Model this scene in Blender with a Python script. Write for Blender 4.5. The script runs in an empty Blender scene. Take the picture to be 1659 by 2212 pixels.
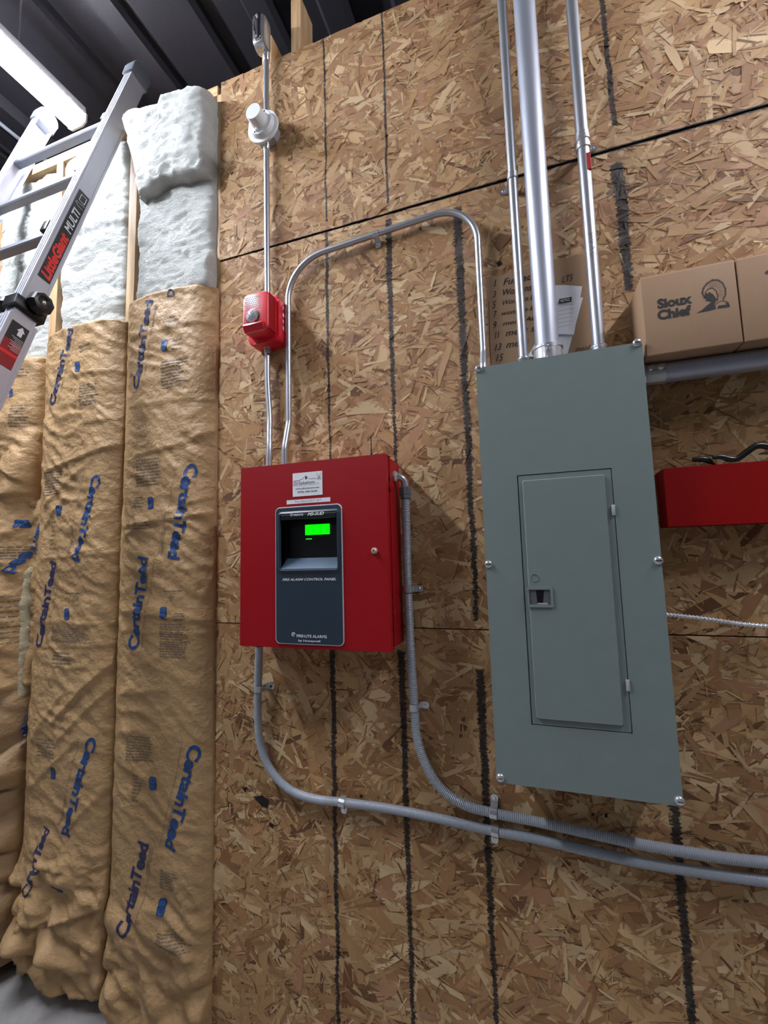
import bpy, bmesh, math, random
from mathutils import Vector, Matrix, noise
from math import sin, cos, pi, radians, sqrt, exp
random.seed(7)
SC = bpy.context.scene
COL = SC.collection

# ------------------------------------------------------------------ camera
IMG_W, IMG_H = 1659.0, 2212.0
FOC = 948.36
YAW, PIT, ROL = -0.320659, 0.099322, -0.027527
CAM = Vector((0.0, -1.17468, 1.415418))
F_ = Vector((sin(YAW) * cos(PIT), cos(YAW) * cos(PIT), sin(PIT)))
_r = Vector((cos(YAW), -sin(YAW), 0)); _u = _r.cross(F_)
R_ = cos(ROL) * _r + sin(ROL) * _u
U_ = -sin(ROL) * _r + cos(ROL) * _u
cam = bpy.data.cameras.new('camera'); camo = bpy.data.objects.new('camera', cam); COL.objects.link(camo)
camo.matrix_world = Matrix(((R_.x, U_.x, -F_.x, CAM.x), (R_.y, U_.y, -F_.y, CAM.y), (R_.z, U_.z, -F_.z, CAM.z), (0, 0, 0, 1)))
cam.sensor_fit = 'HORIZONTAL'; cam.sensor_width = 36.0; cam.lens = FOC / IMG_W * 36.0
cam.clip_start = 0.02; cam.clip_end = 60
SC.camera = camo

# ------------------------------------------------------------------ light set-up
WORLD_STRENGTH = 0.7
LAMP_RIGHT = 100.0     # the strip out of frame on the right
LAMP_MAIN = 165.0       # the strip lamp in view
LAMP_FILL = 26.0       # unseen strips added behind the camera as fill
EXPOSURE = 0.24
w = bpy.data.worlds.new('world'); SC.world = w; w.use_nodes = True
w.node_tree.nodes['Background'].inputs[0].default_value = (0.055, 0.06, 0.07, 1)
w.node_tree.nodes['Background'].inputs[1].default_value = WORLD_STRENGTH
SC.view_settings.view_transform = 'Standard'; SC.view_settings.look = 'None'
SC.view_settings.gamma = 1; SC.view_settings.exposure = EXPOSURE; SC.view_settings.use_curve_mapping = False

# ------------------------------------------------------------------ helpers: measuring
def ray(px, py):
    return F_ + R_ * ((px - IMG_W / 2) / FOC) - U_ * ((py - IMG_H / 2) / FOC)
def P(px, py, Y=0.0):            # the point of the plane y = Y seen at a photo pixel
    d = ray(px, py); return CAM + d * ((Y - CAM.y) / d.y)
def PX(px, py, X):               # the same on a plane x = X
    d = ray(px, py); return CAM + d * ((X - CAM.x) / d.x)

# ------------------------------------------------------------------ helpers: materials
def srgb(r, g, b):
    f = lambda c: (c / 255 / 12.92) if c / 255 <= 0.04045 else ((c / 255 + 0.055) / 1.055) ** 2.4
    return (f(r), f(g), f(b), 1)
class NT:
    def __init__(s, name):
        s.m = bpy.data.materials.new(name); s.m.use_nodes = True; s.t = s.m.node_tree
        s.b = s.t.nodes['Principled BSDF']; s.out = s.t.nodes['Material Output']
    def n(s, typ, **kw):
        nd = s.t.nodes.new(typ)
        for k, v in kw.items(): setattr(nd, k, v)
        return nd
    def l(s, a, b): s.t.links.new(a, b)
    def math(s, op, a, b=None, c=None, clamp=False):
        nd = s.n('ShaderNodeMath', operation=op); nd.use_clamp = clamp
        for i, v in enumerate((a, b, c)):
            if v is None: continue
            if hasattr(v, 'links'): s.l(v, nd.inputs[i])
            else: nd.inputs[i].default_value = v
        return nd.outputs[0]
    def noise(s, vec, scale, detail=3, rough=0.5):
        nd = s.n('ShaderNodeTexNoise'); nd.inputs['Scale'].default_value = scale
        nd.inputs['Detail'].default_value = detail; nd.inputs['Roughness'].default_value = rough
        if vec is not None: s.l(vec, nd.inputs['Vector'])
        return nd.outputs['Fac']
    def mapping(s, vec, scale=(1, 1, 1), rot=(0, 0, 0), loc=(0, 0, 0)):
        nd = s.n('ShaderNodeMapping'); nd.inputs['Scale'].default_value = scale
        nd.inputs['Rotation'].default_value = rot; nd.inputs['Location'].default_value = loc
        s.l(vec, nd.inputs['Vector']); return nd.outputs[0]
    def mix(s, fac, a, b, blend='MIX'):
        nd = s.n('ShaderNodeMix', data_type='RGBA', blend_type=blend)
        for i, v in ((0, fac), (6, a), (7, b)):
            if hasattr(v, 'links'): s.l(v, nd.inputs[i])
            else: nd.inputs[i].default_value = v
        return nd.outputs[2]
    def ramp(s, fac, stops):
        nd = s.n('ShaderNodeValToRGB'); cr = nd.color_ramp
        while len(cr.elements) < len(stops): cr.elements.new(0.5)
        for e, (p, c) in zip(cr.elements, stops): e.position = p; e.color = c
        s.l(fac, nd.inputs[0]); return nd.outputs[0]
    def bump(s, h, strength=0.3, dist=0.002):
        nd = s.n('ShaderNodeBump'); nd.inputs['Strength'].default_value = strength
        nd.inputs['Distance'].default_value = dist; s.l(h, nd.inputs['Height'])
        s.l(nd.outputs[0], s.b.inputs['Normal'])
    def obj(s):
        g = s.n('ShaderNodeNewGeometry'); return g.outputs['Position']
def mat(name, col, rough=0.5, metal=0.0, var=0.06, vscale=30, bump=0.0, bscale=200, bdist=0.001, emis=None, estr=0, spec=0.5, coat=0):
    t = NT(name); p = t.obj()
    b = t.b; b.inputs['Roughness'].default_value = rough; b.inputs['Metallic'].default_value = metal
    b.inputs['Specular IOR Level'].default_value = spec
    if coat: b.inputs['Coat Weight'].default_value = coat; b.inputs['Coat Roughness'].default_value = 0.15
    c = srgb(*col)
    lo = tuple(x * (1 - var) for x in c[:3]) + (1,); hi = tuple(min(1, x * (1 + var)) for x in c[:3]) + (1,)
    t.l(t.mix(t.noise(p, vscale, 3), lo, hi), b.inputs['Base Color'])
    if bump: t.bump(t.noise(p, bscale, 3), bump, bdist)
    if emis: b.inputs['Emission Color'].default_value = srgb(*emis); b.inputs['Emission Strength'].default_value = estr
    return t.m

# ------------------------------------------------------------------ helpers: meshes
def origin(o):
    return Vector(o['_o']) if o is not None and '_o' in o else Vector((0, 0, 0))
def link(name, me, m, parent=None, smooth=False, loc=None):
    o = bpy.data.objects.new(name, me); COL.objects.link(o)
    if m is not None and len(me.materials) == 0: me.materials.append(m)
    if parent is not None:
        o.parent = parent; org = origin(parent)
    else:
        org = Vector(loc) if loc is not None else Vector((0, 0, 0)); o.location = org
    me.transform(Matrix.Translation(-org)); o['_o'] = tuple(org)
    if smooth:
        me.shade_smooth(); me.set_sharp_from_angle(angle=smooth if isinstance(smooth, float) else 0.7)
    return o
def empty(name, loc, label, cat, group=None):
    o = bpy.data.objects.new(name, None); COL.objects.link(o); o.location = loc; o.empty_display_size = 0.05
    o['_o'] = tuple(loc); tag(o, label, cat, group); return o
def tag(o, label=None, cat=None, group=None, kind=None):
    if label: o['label'] = label
    if cat: o['category'] = cat
    if group: o['group'] = group
    if kind: o['kind'] = kind
    return o
class MB:
    def __init__(s): s.v = []; s.f = []
    def add(s, vs, fs):
        n = len(s.v); s.v += [tuple(v) for v in vs]; s.f += [tuple(i + n for i in f) for f in fs]; return s
    def bm(s, b):
        b.verts.ensure_lookup_table(); b.verts.index_update()
        s.add([v.co[:] for v in b.verts], [[v.index for v in f.verts] for f in b.faces]); b.free(); return s
    def box(s, x0, x1, y0, y1, z0, z1, bev=0.0, seg=2, M=None):
        b = bmesh.new(); bmesh.ops.create_cube(b, size=1)
        for v in b.verts:
            v.co = Vector(((x0 + x1) / 2 + v.co.x * (x1 - x0), (y0 + y1) / 2 + v.co.y * (y1 - y0), (z0 + z1) / 2 + v.co.z * (z1 - z0)))
        if bev: bmesh.ops.bevel(b, geom=b.edges[:], offset=bev, segments=seg, affect='EDGES', profile=0.5)
        if M is not None: bmesh.ops.transform(b, matrix=M, verts=b.verts)
        bmesh.ops.recalc_face_normals(b, faces=b.faces)
        return s.bm(b)
    def prism(s, pts, ax, h0, h1, bev=0.0):      # outline (2-D) extruded along axis 'y' (pts = x,z) / 'x' (y,z) / 'z' (x,y)
        mk = {'y': lambda a, b, h: (a, h, b), 'x': lambda a, b, h: (h, a, b), 'z': lambda a, b, h: (a, b, h)}[ax]
        b = bmesh.new(); n = len(pts)
        A = [b.verts.new(mk(x, y, h0)) for x, y in pts]; B = [b.verts.new(mk(x, y, h1)) for x, y in pts]
        fa = b.faces.new(A); fb = b.faces.new(B[::-1])
        for i in range(n): b.faces.new((A[(i + 1) % n], A[i], B[i], B[(i + 1) % n]))
        if bev:
            es = [e for e in fa.edges] + [e for e in fb.edges]
            bmesh.ops.bevel(b, geom=es, offset=bev, segments=2, affect='EDGES', profile=0.5)
        bmesh.ops.recalc_face_normals(b, faces=b.faces)
        return s.bm(b)
    def ring(s, outer, inner, y0, y1):           # plate with a hole, both outlines same length, in xz, from y0 (front) to y1
        n = len(outer); vs = []
        for pts, y in ((outer, y0), (inner, y0), (outer, y1), (inner, y1)): vs += [(x, y, z) for x, z in pts]
        fs = []
        for i in range(n):
            j = (i + 1) % n
            fs += [(i, j, n + j, n + i), (2 * n + j, 2 * n + i, 3 * n + i, 3 * n + j), (j, i, 2 * n + i, 2 * n + j), (n + i, n + j, 3 * n + j, 3 * n + i)]
        return s.add(vs, fs)
    def lathe(s, o, axis, prof, seg=32, caps=True):   # profile [(distance along axis, radius)]
        o = Vector(o); a = Vector(axis).normalized()
        t = Vector((0, 0, 1)) if abs(a.z) < 0.9 else Vector((1, 0, 0))
        e1 = a.cross(t).normalized(); e2 = a.cross(e1)
        vs = []; fs = []
        for d, r in prof:
            for k in range(seg):
                an = 2 * pi * k / seg; vs.append(o + a * d + (e1 * cos(an) + e2 * sin(an)) * max(r, 1e-5))
        for i in range(len(prof) - 1):
            for k in range(seg):
                k2 = (k + 1) % seg; fs.append((i * seg + k, i * seg + k2, (i + 1) * seg + k2, (i + 1) * seg + k))
        if caps:
            fs.append(tuple(range(seg))[::-1]); fs.append(tuple((len(prof) - 1) * seg + k for k in range(seg)))
        return s.add(vs, fs)
    def tube(s, path, r, seg=20, rf=None, squash=None):
        pts = [Vector(p) for p in path]; vs = []; fs = []
        tan = [(pts[min(i + 1, len(pts) - 1)] - pts[max(i - 1, 0)]).normalized() for i in range(len(pts))]
        up = Vector((0, 1, 0)) if abs(tan[0].y) < 0.9 else Vector((1, 0, 0))
        e1 = tan[0].cross(up).normalized()
        for i, p in enumerate(pts):
            e1 = (e1 - tan[i] * e1.dot(tan[i])).normalized(); e2 = tan[i].cross(e1)
            rr = rf(i) if rf else r
            for k in range(seg):
                an = 2 * pi * k / seg; vs.append(p + (e1 * cos(an) + e2 * sin(an)) * rr)
        for i in range(len(pts) - 1):
            for k in range(seg):
                k2 = (k + 1) % seg; fs.append((i * seg + k, (i + 1) * seg + k, (i + 1) * seg + k2, i * seg + k2))
        fs.append(tuple(range(seg))); fs.append(tuple((len(pts) - 1) * seg + k for k in range(seg))[::-1])
        return s.add(vs, fs)
    def mesh(s, name):
        me = bpy.data.meshes.new(name); me.from_pydata(s.v, [], s.f); me.update(); return me
    def build(s, name, m, parent=None, smooth=False, loc=None):
        return link(name, s.mesh(name), m, parent, smooth, loc)
def rrect(x0, x1, z0, z1, r, n=6):
    pts = []
    for cx, cz, a0 in ((x1 - r, z1 - r, 0), (x0 + r, z1 - r, 90), (x0 + r, z0 + r, 180), (x1 - r, z0 + r, 270)):
        for k in range(n + 1):
            a = radians(a0 + 90 * k / n); pts.append((cx + r * cos(a), cz + r * sin(a)))
    return pts
def fillet(pts, rads, step=0.006):
    """polyline with rounded corners, resampled finely"""
    pts = [Vector(p) for p in pts]; out = [pts[0]]
    for i in range(1, len(pts) - 1):
        a, b, c = pts[i - 1], pts[i], pts[i + 1]; r = rads[i - 1]
        u = (a - b).normalized(); v = (c - b).normalized(); ang = u.angle(v)
        if r <= 0 or ang > 3.1: out.append(b); continue
        t = r / math.tan(ang / 2); t = min(t, (a - b).length * 0.49 if i > 1 else (a - b).length * 0.95, (c - b).length * 0.49 if i < len(pts) - 2 else (c - b).length * 0.95)
        r = t * math.tan(ang / 2); p0 = b + u * t; p1 = b + v * t
        cen = b + (u + v).normalized() * (r / sin(ang / 2)); q0 = p0 - cen; q1 = p1 - cen; sw = q0.angle(q1)
        n = max(4, int(r * sw / step))
        for k in range(n + 1):
            f = k / n; out.append(cen + (q0 * sin((1 - f) * sw) + q1 * sin(f * sw)) / max(sin(sw), 1e-6))
    out.append(pts[-1])
    return out
def resample(path, step):
    out = [path[0]]; acc = 0
    for a, b in zip(path[:-1], path[1:]):
        L = (b - a).length
        if L < 1e-9: continue
        d = step - acc
        while d <= L: out.append(a + (b - a) * (d / L)); d += step
        acc = L - (d - step)
    out.append(path[-1]); return out
def spline(pts, n=14):                          # Catmull-Rom
    pts = [Vector(p) for p in pts]; q = [pts[0] * 2 - pts[1]] + pts + [pts[-1] * 2 - pts[-2]]; out = []
    for i in range(1, len(q) - 2):
        p0, p1, p2, p3 = q[i - 1:i + 3]
        for k in range(n):
            t = k / n
            out.append(0.5 * ((2 * p1) + (p2 - p0) * t + (2 * p0 - 5 * p1 + 4 * p2 - p3) * t * t + (3 * p1 - p0 - 3 * p2 + p3) * t ** 3))
    out.append(pts[-1]); return out
_txt = {}
def text_uv(body, bold=0.0, shear=0.0, font_space=1.0):
    k = (body, bold, shear, font_space)
    if k in _txt: return _txt[k]
    cu = bpy.data.curves.new('lettering', 'FONT'); cu.body = body; cu.offset = bold; cu.shear = shear; cu.space_character = font_space
    cu.resolution_u = 3
    ob = bpy.data.objects.new('lettering', cu); COL.objects.link(ob)
    dg = bpy.context.evaluated_depsgraph_get(); dg.update()
    me = bpy.data.meshes.new_from_object(ob.evaluated_get(dg))
    vs = [(v.co.x, v.co.y) for v in me.vertices]; fs = [tuple(p.vertices) for p in me.polygons]
    bpy.data.objects.remove(ob); bpy.data.curves.remove(cu); bpy.data.meshes.remove(me)
    x0 = min(v[0] for v in vs); x1 = max(v[0] for v in vs); y0 = min(v[1] for v in vs); y1 = max(v[1] for v in vs)
    vs = [((x - x0) / (x1 - x0), (y - y0) / (y1 - y0)) for x, y in vs]
    _txt[k] = (vs, fs); return _txt[k]
def put_text(mb, body, O, A, B, bold=0.0, shear=0.0, n=Vector((0, -1, 0)), off=0.0006):
    """letters filling the box O, O+A, O+B; A runs along the line, B up the letters"""
    vs, fs = text_uv(body, bold, shear); O, A, B = Vector(O), Vector(A), Vector(B)
    mb.add([O + A * u + B * v + n * off for u, v in vs], fs); return mb
def text_c(mb, body, C, wd, ht, Y=None, ang=0.0, **kw):        # centred text on a plane facing -y
    A = Vector((cos(ang), 0, sin(ang))) * wd; B = Vector((-sin(ang), 0, cos(ang))) * ht
    C = Vector(C); return put_text(mb, body, C - A / 2 - B / 2, A, B, **kw)
def quad_px(mb, corners, Y, off=0.0006):       # a patch given by four photo corners on the plane y = Y
    mb.add([P(a, b, Y) + Vector((0, -off, 0)) for a, b in corners], [tuple(range(len(corners)))]); return mb
def stroke(mb, pts, wd, off=0.0006, n=Vector((0, -1, 0))):      # flat pen line
    pts = [Vector(p) for p in pts]; vs = []; fs = []
    for i, p in enumerate(pts):
        t = (pts[min(i + 1, len(pts) - 1)] - pts[max(i - 1, 0)]).normalized(); s_ = t.cross(n).normalized() * wd / 2
        vs += [p + s_ + n * off, p - s_ + n * off]
    for i in range(len(pts) - 1): fs.append((2 * i, 2 * i + 1, 2 * i + 3, 2 * i + 2))
    mb.add(vs, fs); return mb

# ------------------------------------------------------------------ materials
def osb_material():
    t = NT('oriented_strand_board'); b = t.b
    at = t.n('ShaderNodeAttribute', attribute_name='tint'); uv = t.n('ShaderNodeUVMap', uv_map='UVMap')
    g1 = t.noise(t.mapping(uv.outputs[0], (14, 420, 1)), 1.0, 4, 0.6)
    g2 = t.noise(t.mapping(uv.outputs[0], (45, 160, 1)), 1.0, 3, 0.6)
    f = t.math('ADD', t.math('MULTIPLY', g1, 0.75), t.math('MULTIPLY', g2, 0.75))
    gcol = t.ramp(f, [(0.40, (0.50, 0.43, 0.37, 1)), (0.66, (0.95, 0.94, 0.93, 1)), (0.98, (1.28, 1.26, 1.22, 1))])
    col = t.mix(1.0, at.outputs[0], gcol, 'MULTIPLY')
    pos = t.obj(); sx = t.n('ShaderNodeSeparateXYZ'); t.l(pos, sx.inputs[0]); X, Z = sx.outputs[0], sx.outputs[2]
    n1 = t.math('SUBTRACT', t.noise(t.mapping(pos, (60, 0, 22)), 1.0, 2), 0.5)
    n2 = t.math('SUBTRACT', t.noise(t.mapping(pos, (70, 0, 130)), 1.0, 5, 0.8), 0.5)
    n3 = t.math('SUBTRACT', t.noise(t.mapping(pos, (1, 0, 7)), 1.0, 1), 0.5)
    wob = t.math('ADD', t.math('MULTIPLY', n1, 0.006), t.math('MULTIPLY', n3, 0.012))
    lines = [  # x, z0, z1, half width top, half width bottom, soft
        (-0.554, 2.47, 3.15, .0042, .0042), (-0.555, 1.70, 2.44, .0068, .0040), (-0.556, 0.0, 1.20, .0095, .0050),
        (-0.350, 2.47, 3.3, .0040, .0045), (-0.351, 1.60, 2.42, .0105, .0050), (-0.350, 0.0, 1.16, .0105, .0050),
        (-0.144, 2.49, 3.3, .0010, .0010), (-0.1455, 1.24, 2.40, .0130, .0070), (-0.143, 0.0, 1.12, .0115, .0050),
        (0.264, 2.50, 3.3, .0075, .0075), (0.265, 2.05, 2.40, .0165, .0105), (0.265, 0.0, 0.93, .0110, .0085)]
    tot = None
    for x0, za, zb, ht, hb in lines:
        hw = t.n('ShaderNodeMapRange'); t.l(Z, hw.inputs[0])
        for i, v in zip((1, 2, 3, 4), (za, zb, hb, ht)): hw.inputs[i].default_value = v
        d = t.math('ABSOLUTE', t.math('SUBTRACT', t.math('ADD', X, wob if ht > .001 else 0.0), x0))
        s1 = t.math('SUBTRACT', t.math('ADD', hw.outputs[0], t.math('MULTIPLY', n2, min(0.04, ht * 3.2))), d)
        e1 = t.math('ADD', t.math('SUBTRACT', Z, za), t.math('MULTIPLY', n2, 0.03))
        e2 = t.math('ADD', t.math('SUBTRACT', zb, Z), t.math('MULTIPLY', n2, 0.03))
        mm = t.math('MULTIPLY', t.math('MINIMUM', s1, t.math('MINIMUM', e1, e2)), 1 / 0.0022, clamp=True)
        tot = mm if tot is None else t.math('MAXIMUM', tot, mm)
    # sprayed line hugging the upper joint
    jz = t.math('ABSOLUTE', t.math('SUBTRACT', Z, 2.4384)); jw = t.n('ShaderNodeMapRange'); t.l(X, jw.inputs[0])
    for i, v in zip((1, 2, 3, 4), (-.96, .62, .0045, .0078)): jw.inputs[i].default_value = v
    tot = t.math('MAXIMUM', tot, t.math('MULTIPLY', t.math('SUBTRACT', t.math('ADD', jw.outputs[0], t.math('MULTIPLY', n2, .004)), jz), 1 / .0015, clamp=True))
    tot = t.math('MULTIPLY', tot, t.math('ADD', 0.93, t.math('MULTIPLY', n2, 0.6)), clamp=True)
    col = t.mix(tot, col, srgb(26, 25, 27))
    t.l(col, b.inputs['Base Color']); b.inputs['Roughness'].default_value = 0.55; b.inputs['Specular IOR Level'].default_value = 0.4
    t.bump(f, 0.8, 0.0022)
    return t.m
def wood_material(name, base, dark, axis='z'):
    t = NT(name); pos = t.obj()
    sc = {'z': (70, 70, 3), 'x': (3, 70, 70)}[axis]
    n = t.noise(t.mapping(pos, sc), 1.0, 5, 0.6); n2 = t.noise(pos, 9, 2)
    c = t.ramp(n, [(0.3, srgb(*dark)), (0.62, srgb(*base))]); c = t.mix(t.math('MULTIPLY', n2, 0.35), c, srgb(*dark))
    t.l(c, t.b.inputs['Base Color']); t.b.inputs['Roughness'].default_value = 0.6; t.bump(n, 0.25, 0.001); return t.m
def emt_material(name, base, rough, metal=0.85):
    t = NT(name); pos = t.obj(); n = t.noise(t.mapping(pos, (160, 160, 12)), 1.0, 4, 0.6); n2 = t.noise(pos, 14, 3)
    c = t.mix(n, tuple(x * 0.82 for x in srgb(*base)[:3]) + (1,), srgb(*base)); c = t.mix(t.math('MULTIPLY', n2, 0.25), c, srgb(150, 152, 160))
    t.l(c, t.b.inputs['Base Color']); t.b.inputs['Metallic'].default_value = metal
    r = t.math('ADD', rough, t.math('MULTIPLY', t.math('SUBTRACT', n2, 0.5), 0.12)); t.l(r, t.b.inputs['Roughness'])
    t.bump(n, 0.08, 0.0005); return t.m
def kraft_material(name, base, dark):
    t = NT(name); pos = t.obj()
    a = t.noise(t.mapping(pos, (5, 5, 5)), 1.0, 4); c = t.mix(a, srgb(*dark), srgb(*base))
    bl = t.noise(t.mapping(pos, (2.2, 2.2, 1.2), loc=(4, 0, 0)), 1.0, 2)
    c = t.mix(t.math('MULTIPLY', bl, 0.35), c, srgb(150, 122, 88))
    t.l(c, t.b.inputs['Base Color']); t.b.inputs['Roughness'].default_value = 0.52; t.b.inputs['Specular IOR Level'].default_value = 0.35
    r = t.noise(t.mapping(pos, (26, 26, 34), (0, 0.6, 0)), 1.0, 6, 0.6); r2 = t.noise(t.mapping(pos, (75, 75, 75)), 1.0, 3, 0.5)
    t.bump(t.math('ADD', r, t.math('MULTIPLY', r2, 0.5)), 0.9, 0.007); return t.m
def glass_wool_material(name, base, dark):
    t = NT(name); pos = t.obj(); n = t.noise(t.mapping(pos, (24, 24, 50)), 1.0, 6, 0.7); n2 = t.noise(pos, 260, 4, 0.7)
    c = t.mix(n, srgb(*dark), srgb(*base)); t.l(c, t.b.inputs['Base Color'])
    t.b.inputs['Roughness'].default_value = 0.95; t.b.inputs['Specular IOR Level'].default_value = 0.1
    t.bump(t.math('ADD', t.math('MULTIPLY', n, 1.0), t.math('MULTIPLY', n2, 0.4)), 1.0, 0.016); return t.m
def cardboard_material(name, base):
    t = NT(name); pos = t.obj(); n = t.noise(t.mapping(pos, (260, 260, 14)), 1.0, 3); n2 = t.noise(pos, 8, 3)
    c = t.mix(n2, tuple(x * 0.86 for x in srgb(*base)[:3]) + (1,), srgb(*base)); c = t.mix(t.math('MULTIPLY', n, 0.15), c, srgb(120, 90, 62))
    t.l(c, t.b.inputs['Base Color']); t.b.inputs['Roughness'].default_value = 0.75; t.bump(n, 0.1, 0.0006); return t.m

M = dict(
    osb=osb_material(),
    dark=mat('black_sheathing', (22, 18, 15), 0.9), stud=wood_material('pine_stud', (214, 184, 140), (168, 130, 90)),
    plate=wood_material('pine_plate', (222, 194, 146), (178, 140, 96), 'x'),
    emt=emt_material('galvanized_steel', (196, 200, 206), 0.34, .72), emt2=emt_material('galvanized_steel_dull', (180, 185, 198), 0.44, .55),
    zinc=emt_material('zinc_fitting', (226, 228, 230), 0.26, .75), alu=emt_material('ladder_aluminium', (200, 202, 212), 0.42, 0.35), rung=emt_material('rung_aluminium_shaded', (128, 130, 140), 0.4, 0.5),  # rung colour darkened to paint in the shade on their downward faces
    red=mat('red_enamel', (150, 4, 18), 0.48, spec=.3, bump=0.12, bscale=900, bdist=0.0005), redp=mat('red_plastic', (214, 30, 48), 0.35),
    redt=mat('red_tray_paint', (138, 0, 0), 0.6, spec=.2), grey=mat('grey_panel_enamel', (117, 130, 128), 0.42, bump=0.1, bscale=1100, bdist=0.0004),
    slate=mat('slate_plastic', (38, 52, 66), 0.42, bump=0.1, bscale=900, bdist=0.0004), black=mat('black_plastic', (14, 14, 16), 0.35),
    white=mat('white_plastic', (226, 230, 232), 0.4), paper=mat('white_paper', (225, 228, 232), 0.7), ink=mat('black_ink', (25, 24, 26), 0.6),
    greyink=mat('grey_ink', (120, 122, 128), 0.6), whiteink=mat('white_print', (228, 232, 236), 0.5), redink=mat('red_ink', (170, 60, 70), 0.6),
    blueink=mat('blue_ink', (24, 66, 122), 0.55), fade=mat('faded_print', (112, 98, 84), 0.6), lightblue=mat('pale_blue_ink', (78, 112, 156), 0.55), navy=mat('navy_ink', (40, 44, 84), 0.55),
    liq=mat('grey_conduit_jacket', (150, 157, 166), 0.33, var=0.04), collar=mat('dark_grey_fitting', (98, 104, 110), 0.45),
    kraft=kraft_material('kraft_paper', (196, 162, 116), (166, 132, 90)), kraftd=kraft_material('kraft_paper_dull', (176, 146, 108), (142, 112, 78)),
    wool=glass_wool_material('white_glass_wool', (238, 240, 235), (200, 203, 197)), wooly=glass_wool_material('cream_glass_wool', (228, 216, 184), (196, 180, 142)),
    card=cardboard_material('cardboard', (168, 136, 106)), card2=cardboard_material('cardboard_sign', (172, 140, 108)),
    deck=mat('dark_roof_deck', (40, 39, 46), 0.55, bump=0.2, bscale=20, bdist=0.01), floor=mat('concrete', (150, 148, 146), 0.85, var=0.15, vscale=60, bump=0.3, bscale=90, bdist=0.004),
    lens=mat('clear_lens', (235, 238, 245), 0.08, 0.6), chrome=mat('bright_chrome', (225, 225, 230), 0.12, 1.0),
    brass=mat('nickel_lock', (228, 218, 190), 0.25, .6), lcd=mat('green_screen', (0, 90, 0), 0.4, emis=(0, 255, 0), estr=1.2),
    led=mat('green_led', (0, 90, 10), 0.4, emis=(40, 255, 70), estr=0.9), redlabel=mat('red_label', (150, 14, 24), 0.45), label=mat('black_label', (26, 27, 34), 0.4),
    brightred=mat('bright_red_print', (232, 44, 32), 0.45), tube=mat('lamp_diffuser', (250, 250, 255), 0.4, emis=(240, 244, 255), estr=LAMP_MAIN),
    tube3=mat('lamp_diffuser_right', (250, 250, 255), 0.4, emis=(244, 242, 250), estr=LAMP_RIGHT), fill_tube=mat('lamp_diffuser_fill', (250, 250, 255), 0.4, emis=(238, 240, 250), estr=LAMP_FILL), housing=mat('lamp_housing', (230, 232, 236), 0.5),
    steel=mat('bright_tool_steel', (190, 192, 196), 0.2, 1.0), mark=mat('marker_red', (170, 36, 30), 0.5), foil=mat('armoured_cable', (225, 227, 230), 0.3, .6),
    sticker=mat('pale_sticker', (196, 206, 196), 0.5))

# ------------------------------------------------------------------ setting
X0, X1, ZT = -0.961, 1.60, 3.123
def clip_poly(poly, x0, x1, z0, z1):
    for ax, lim, sg in ((0, x0, 1), (0, x1, -1), (1, z0, 1), (1, z1, -1)):
        out = []
        for i in range(len(poly)):
            a, b = poly[i], poly[(i + 1) % len(poly)]
            ia = (a[ax] - lim) * sg >= 0; ib = (b[ax] - lim) * sg >= 0
            if ia: out.append(a)
            if ia != ib:
                t = (lim - a[ax]) / (b[ax] - a[ax]); out.append(tuple(a[k] + (b[k] - a[k]) * t for k in range(len(a))))
        poly = out
        if len(poly) < 3: return []
    return poly
PAL = [((214, 178, 130), 7), ((204, 165, 115), 7), ((193, 152, 103), 8), ((184, 140, 92), 7), ((172, 127, 82), 5.5), ((154, 109, 68), 2.8), ((124, 84, 52), 1.0), ((226, 196, 150), 4), ((188, 140, 102), 4)]
PC = [srgb(*c) for c, _ in PAL]; PW = [w_ for _, w_ in PAL]
SMALL_W = [4, 3, 3, 4, 4, 4, 4, 3.5, 3]
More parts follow.
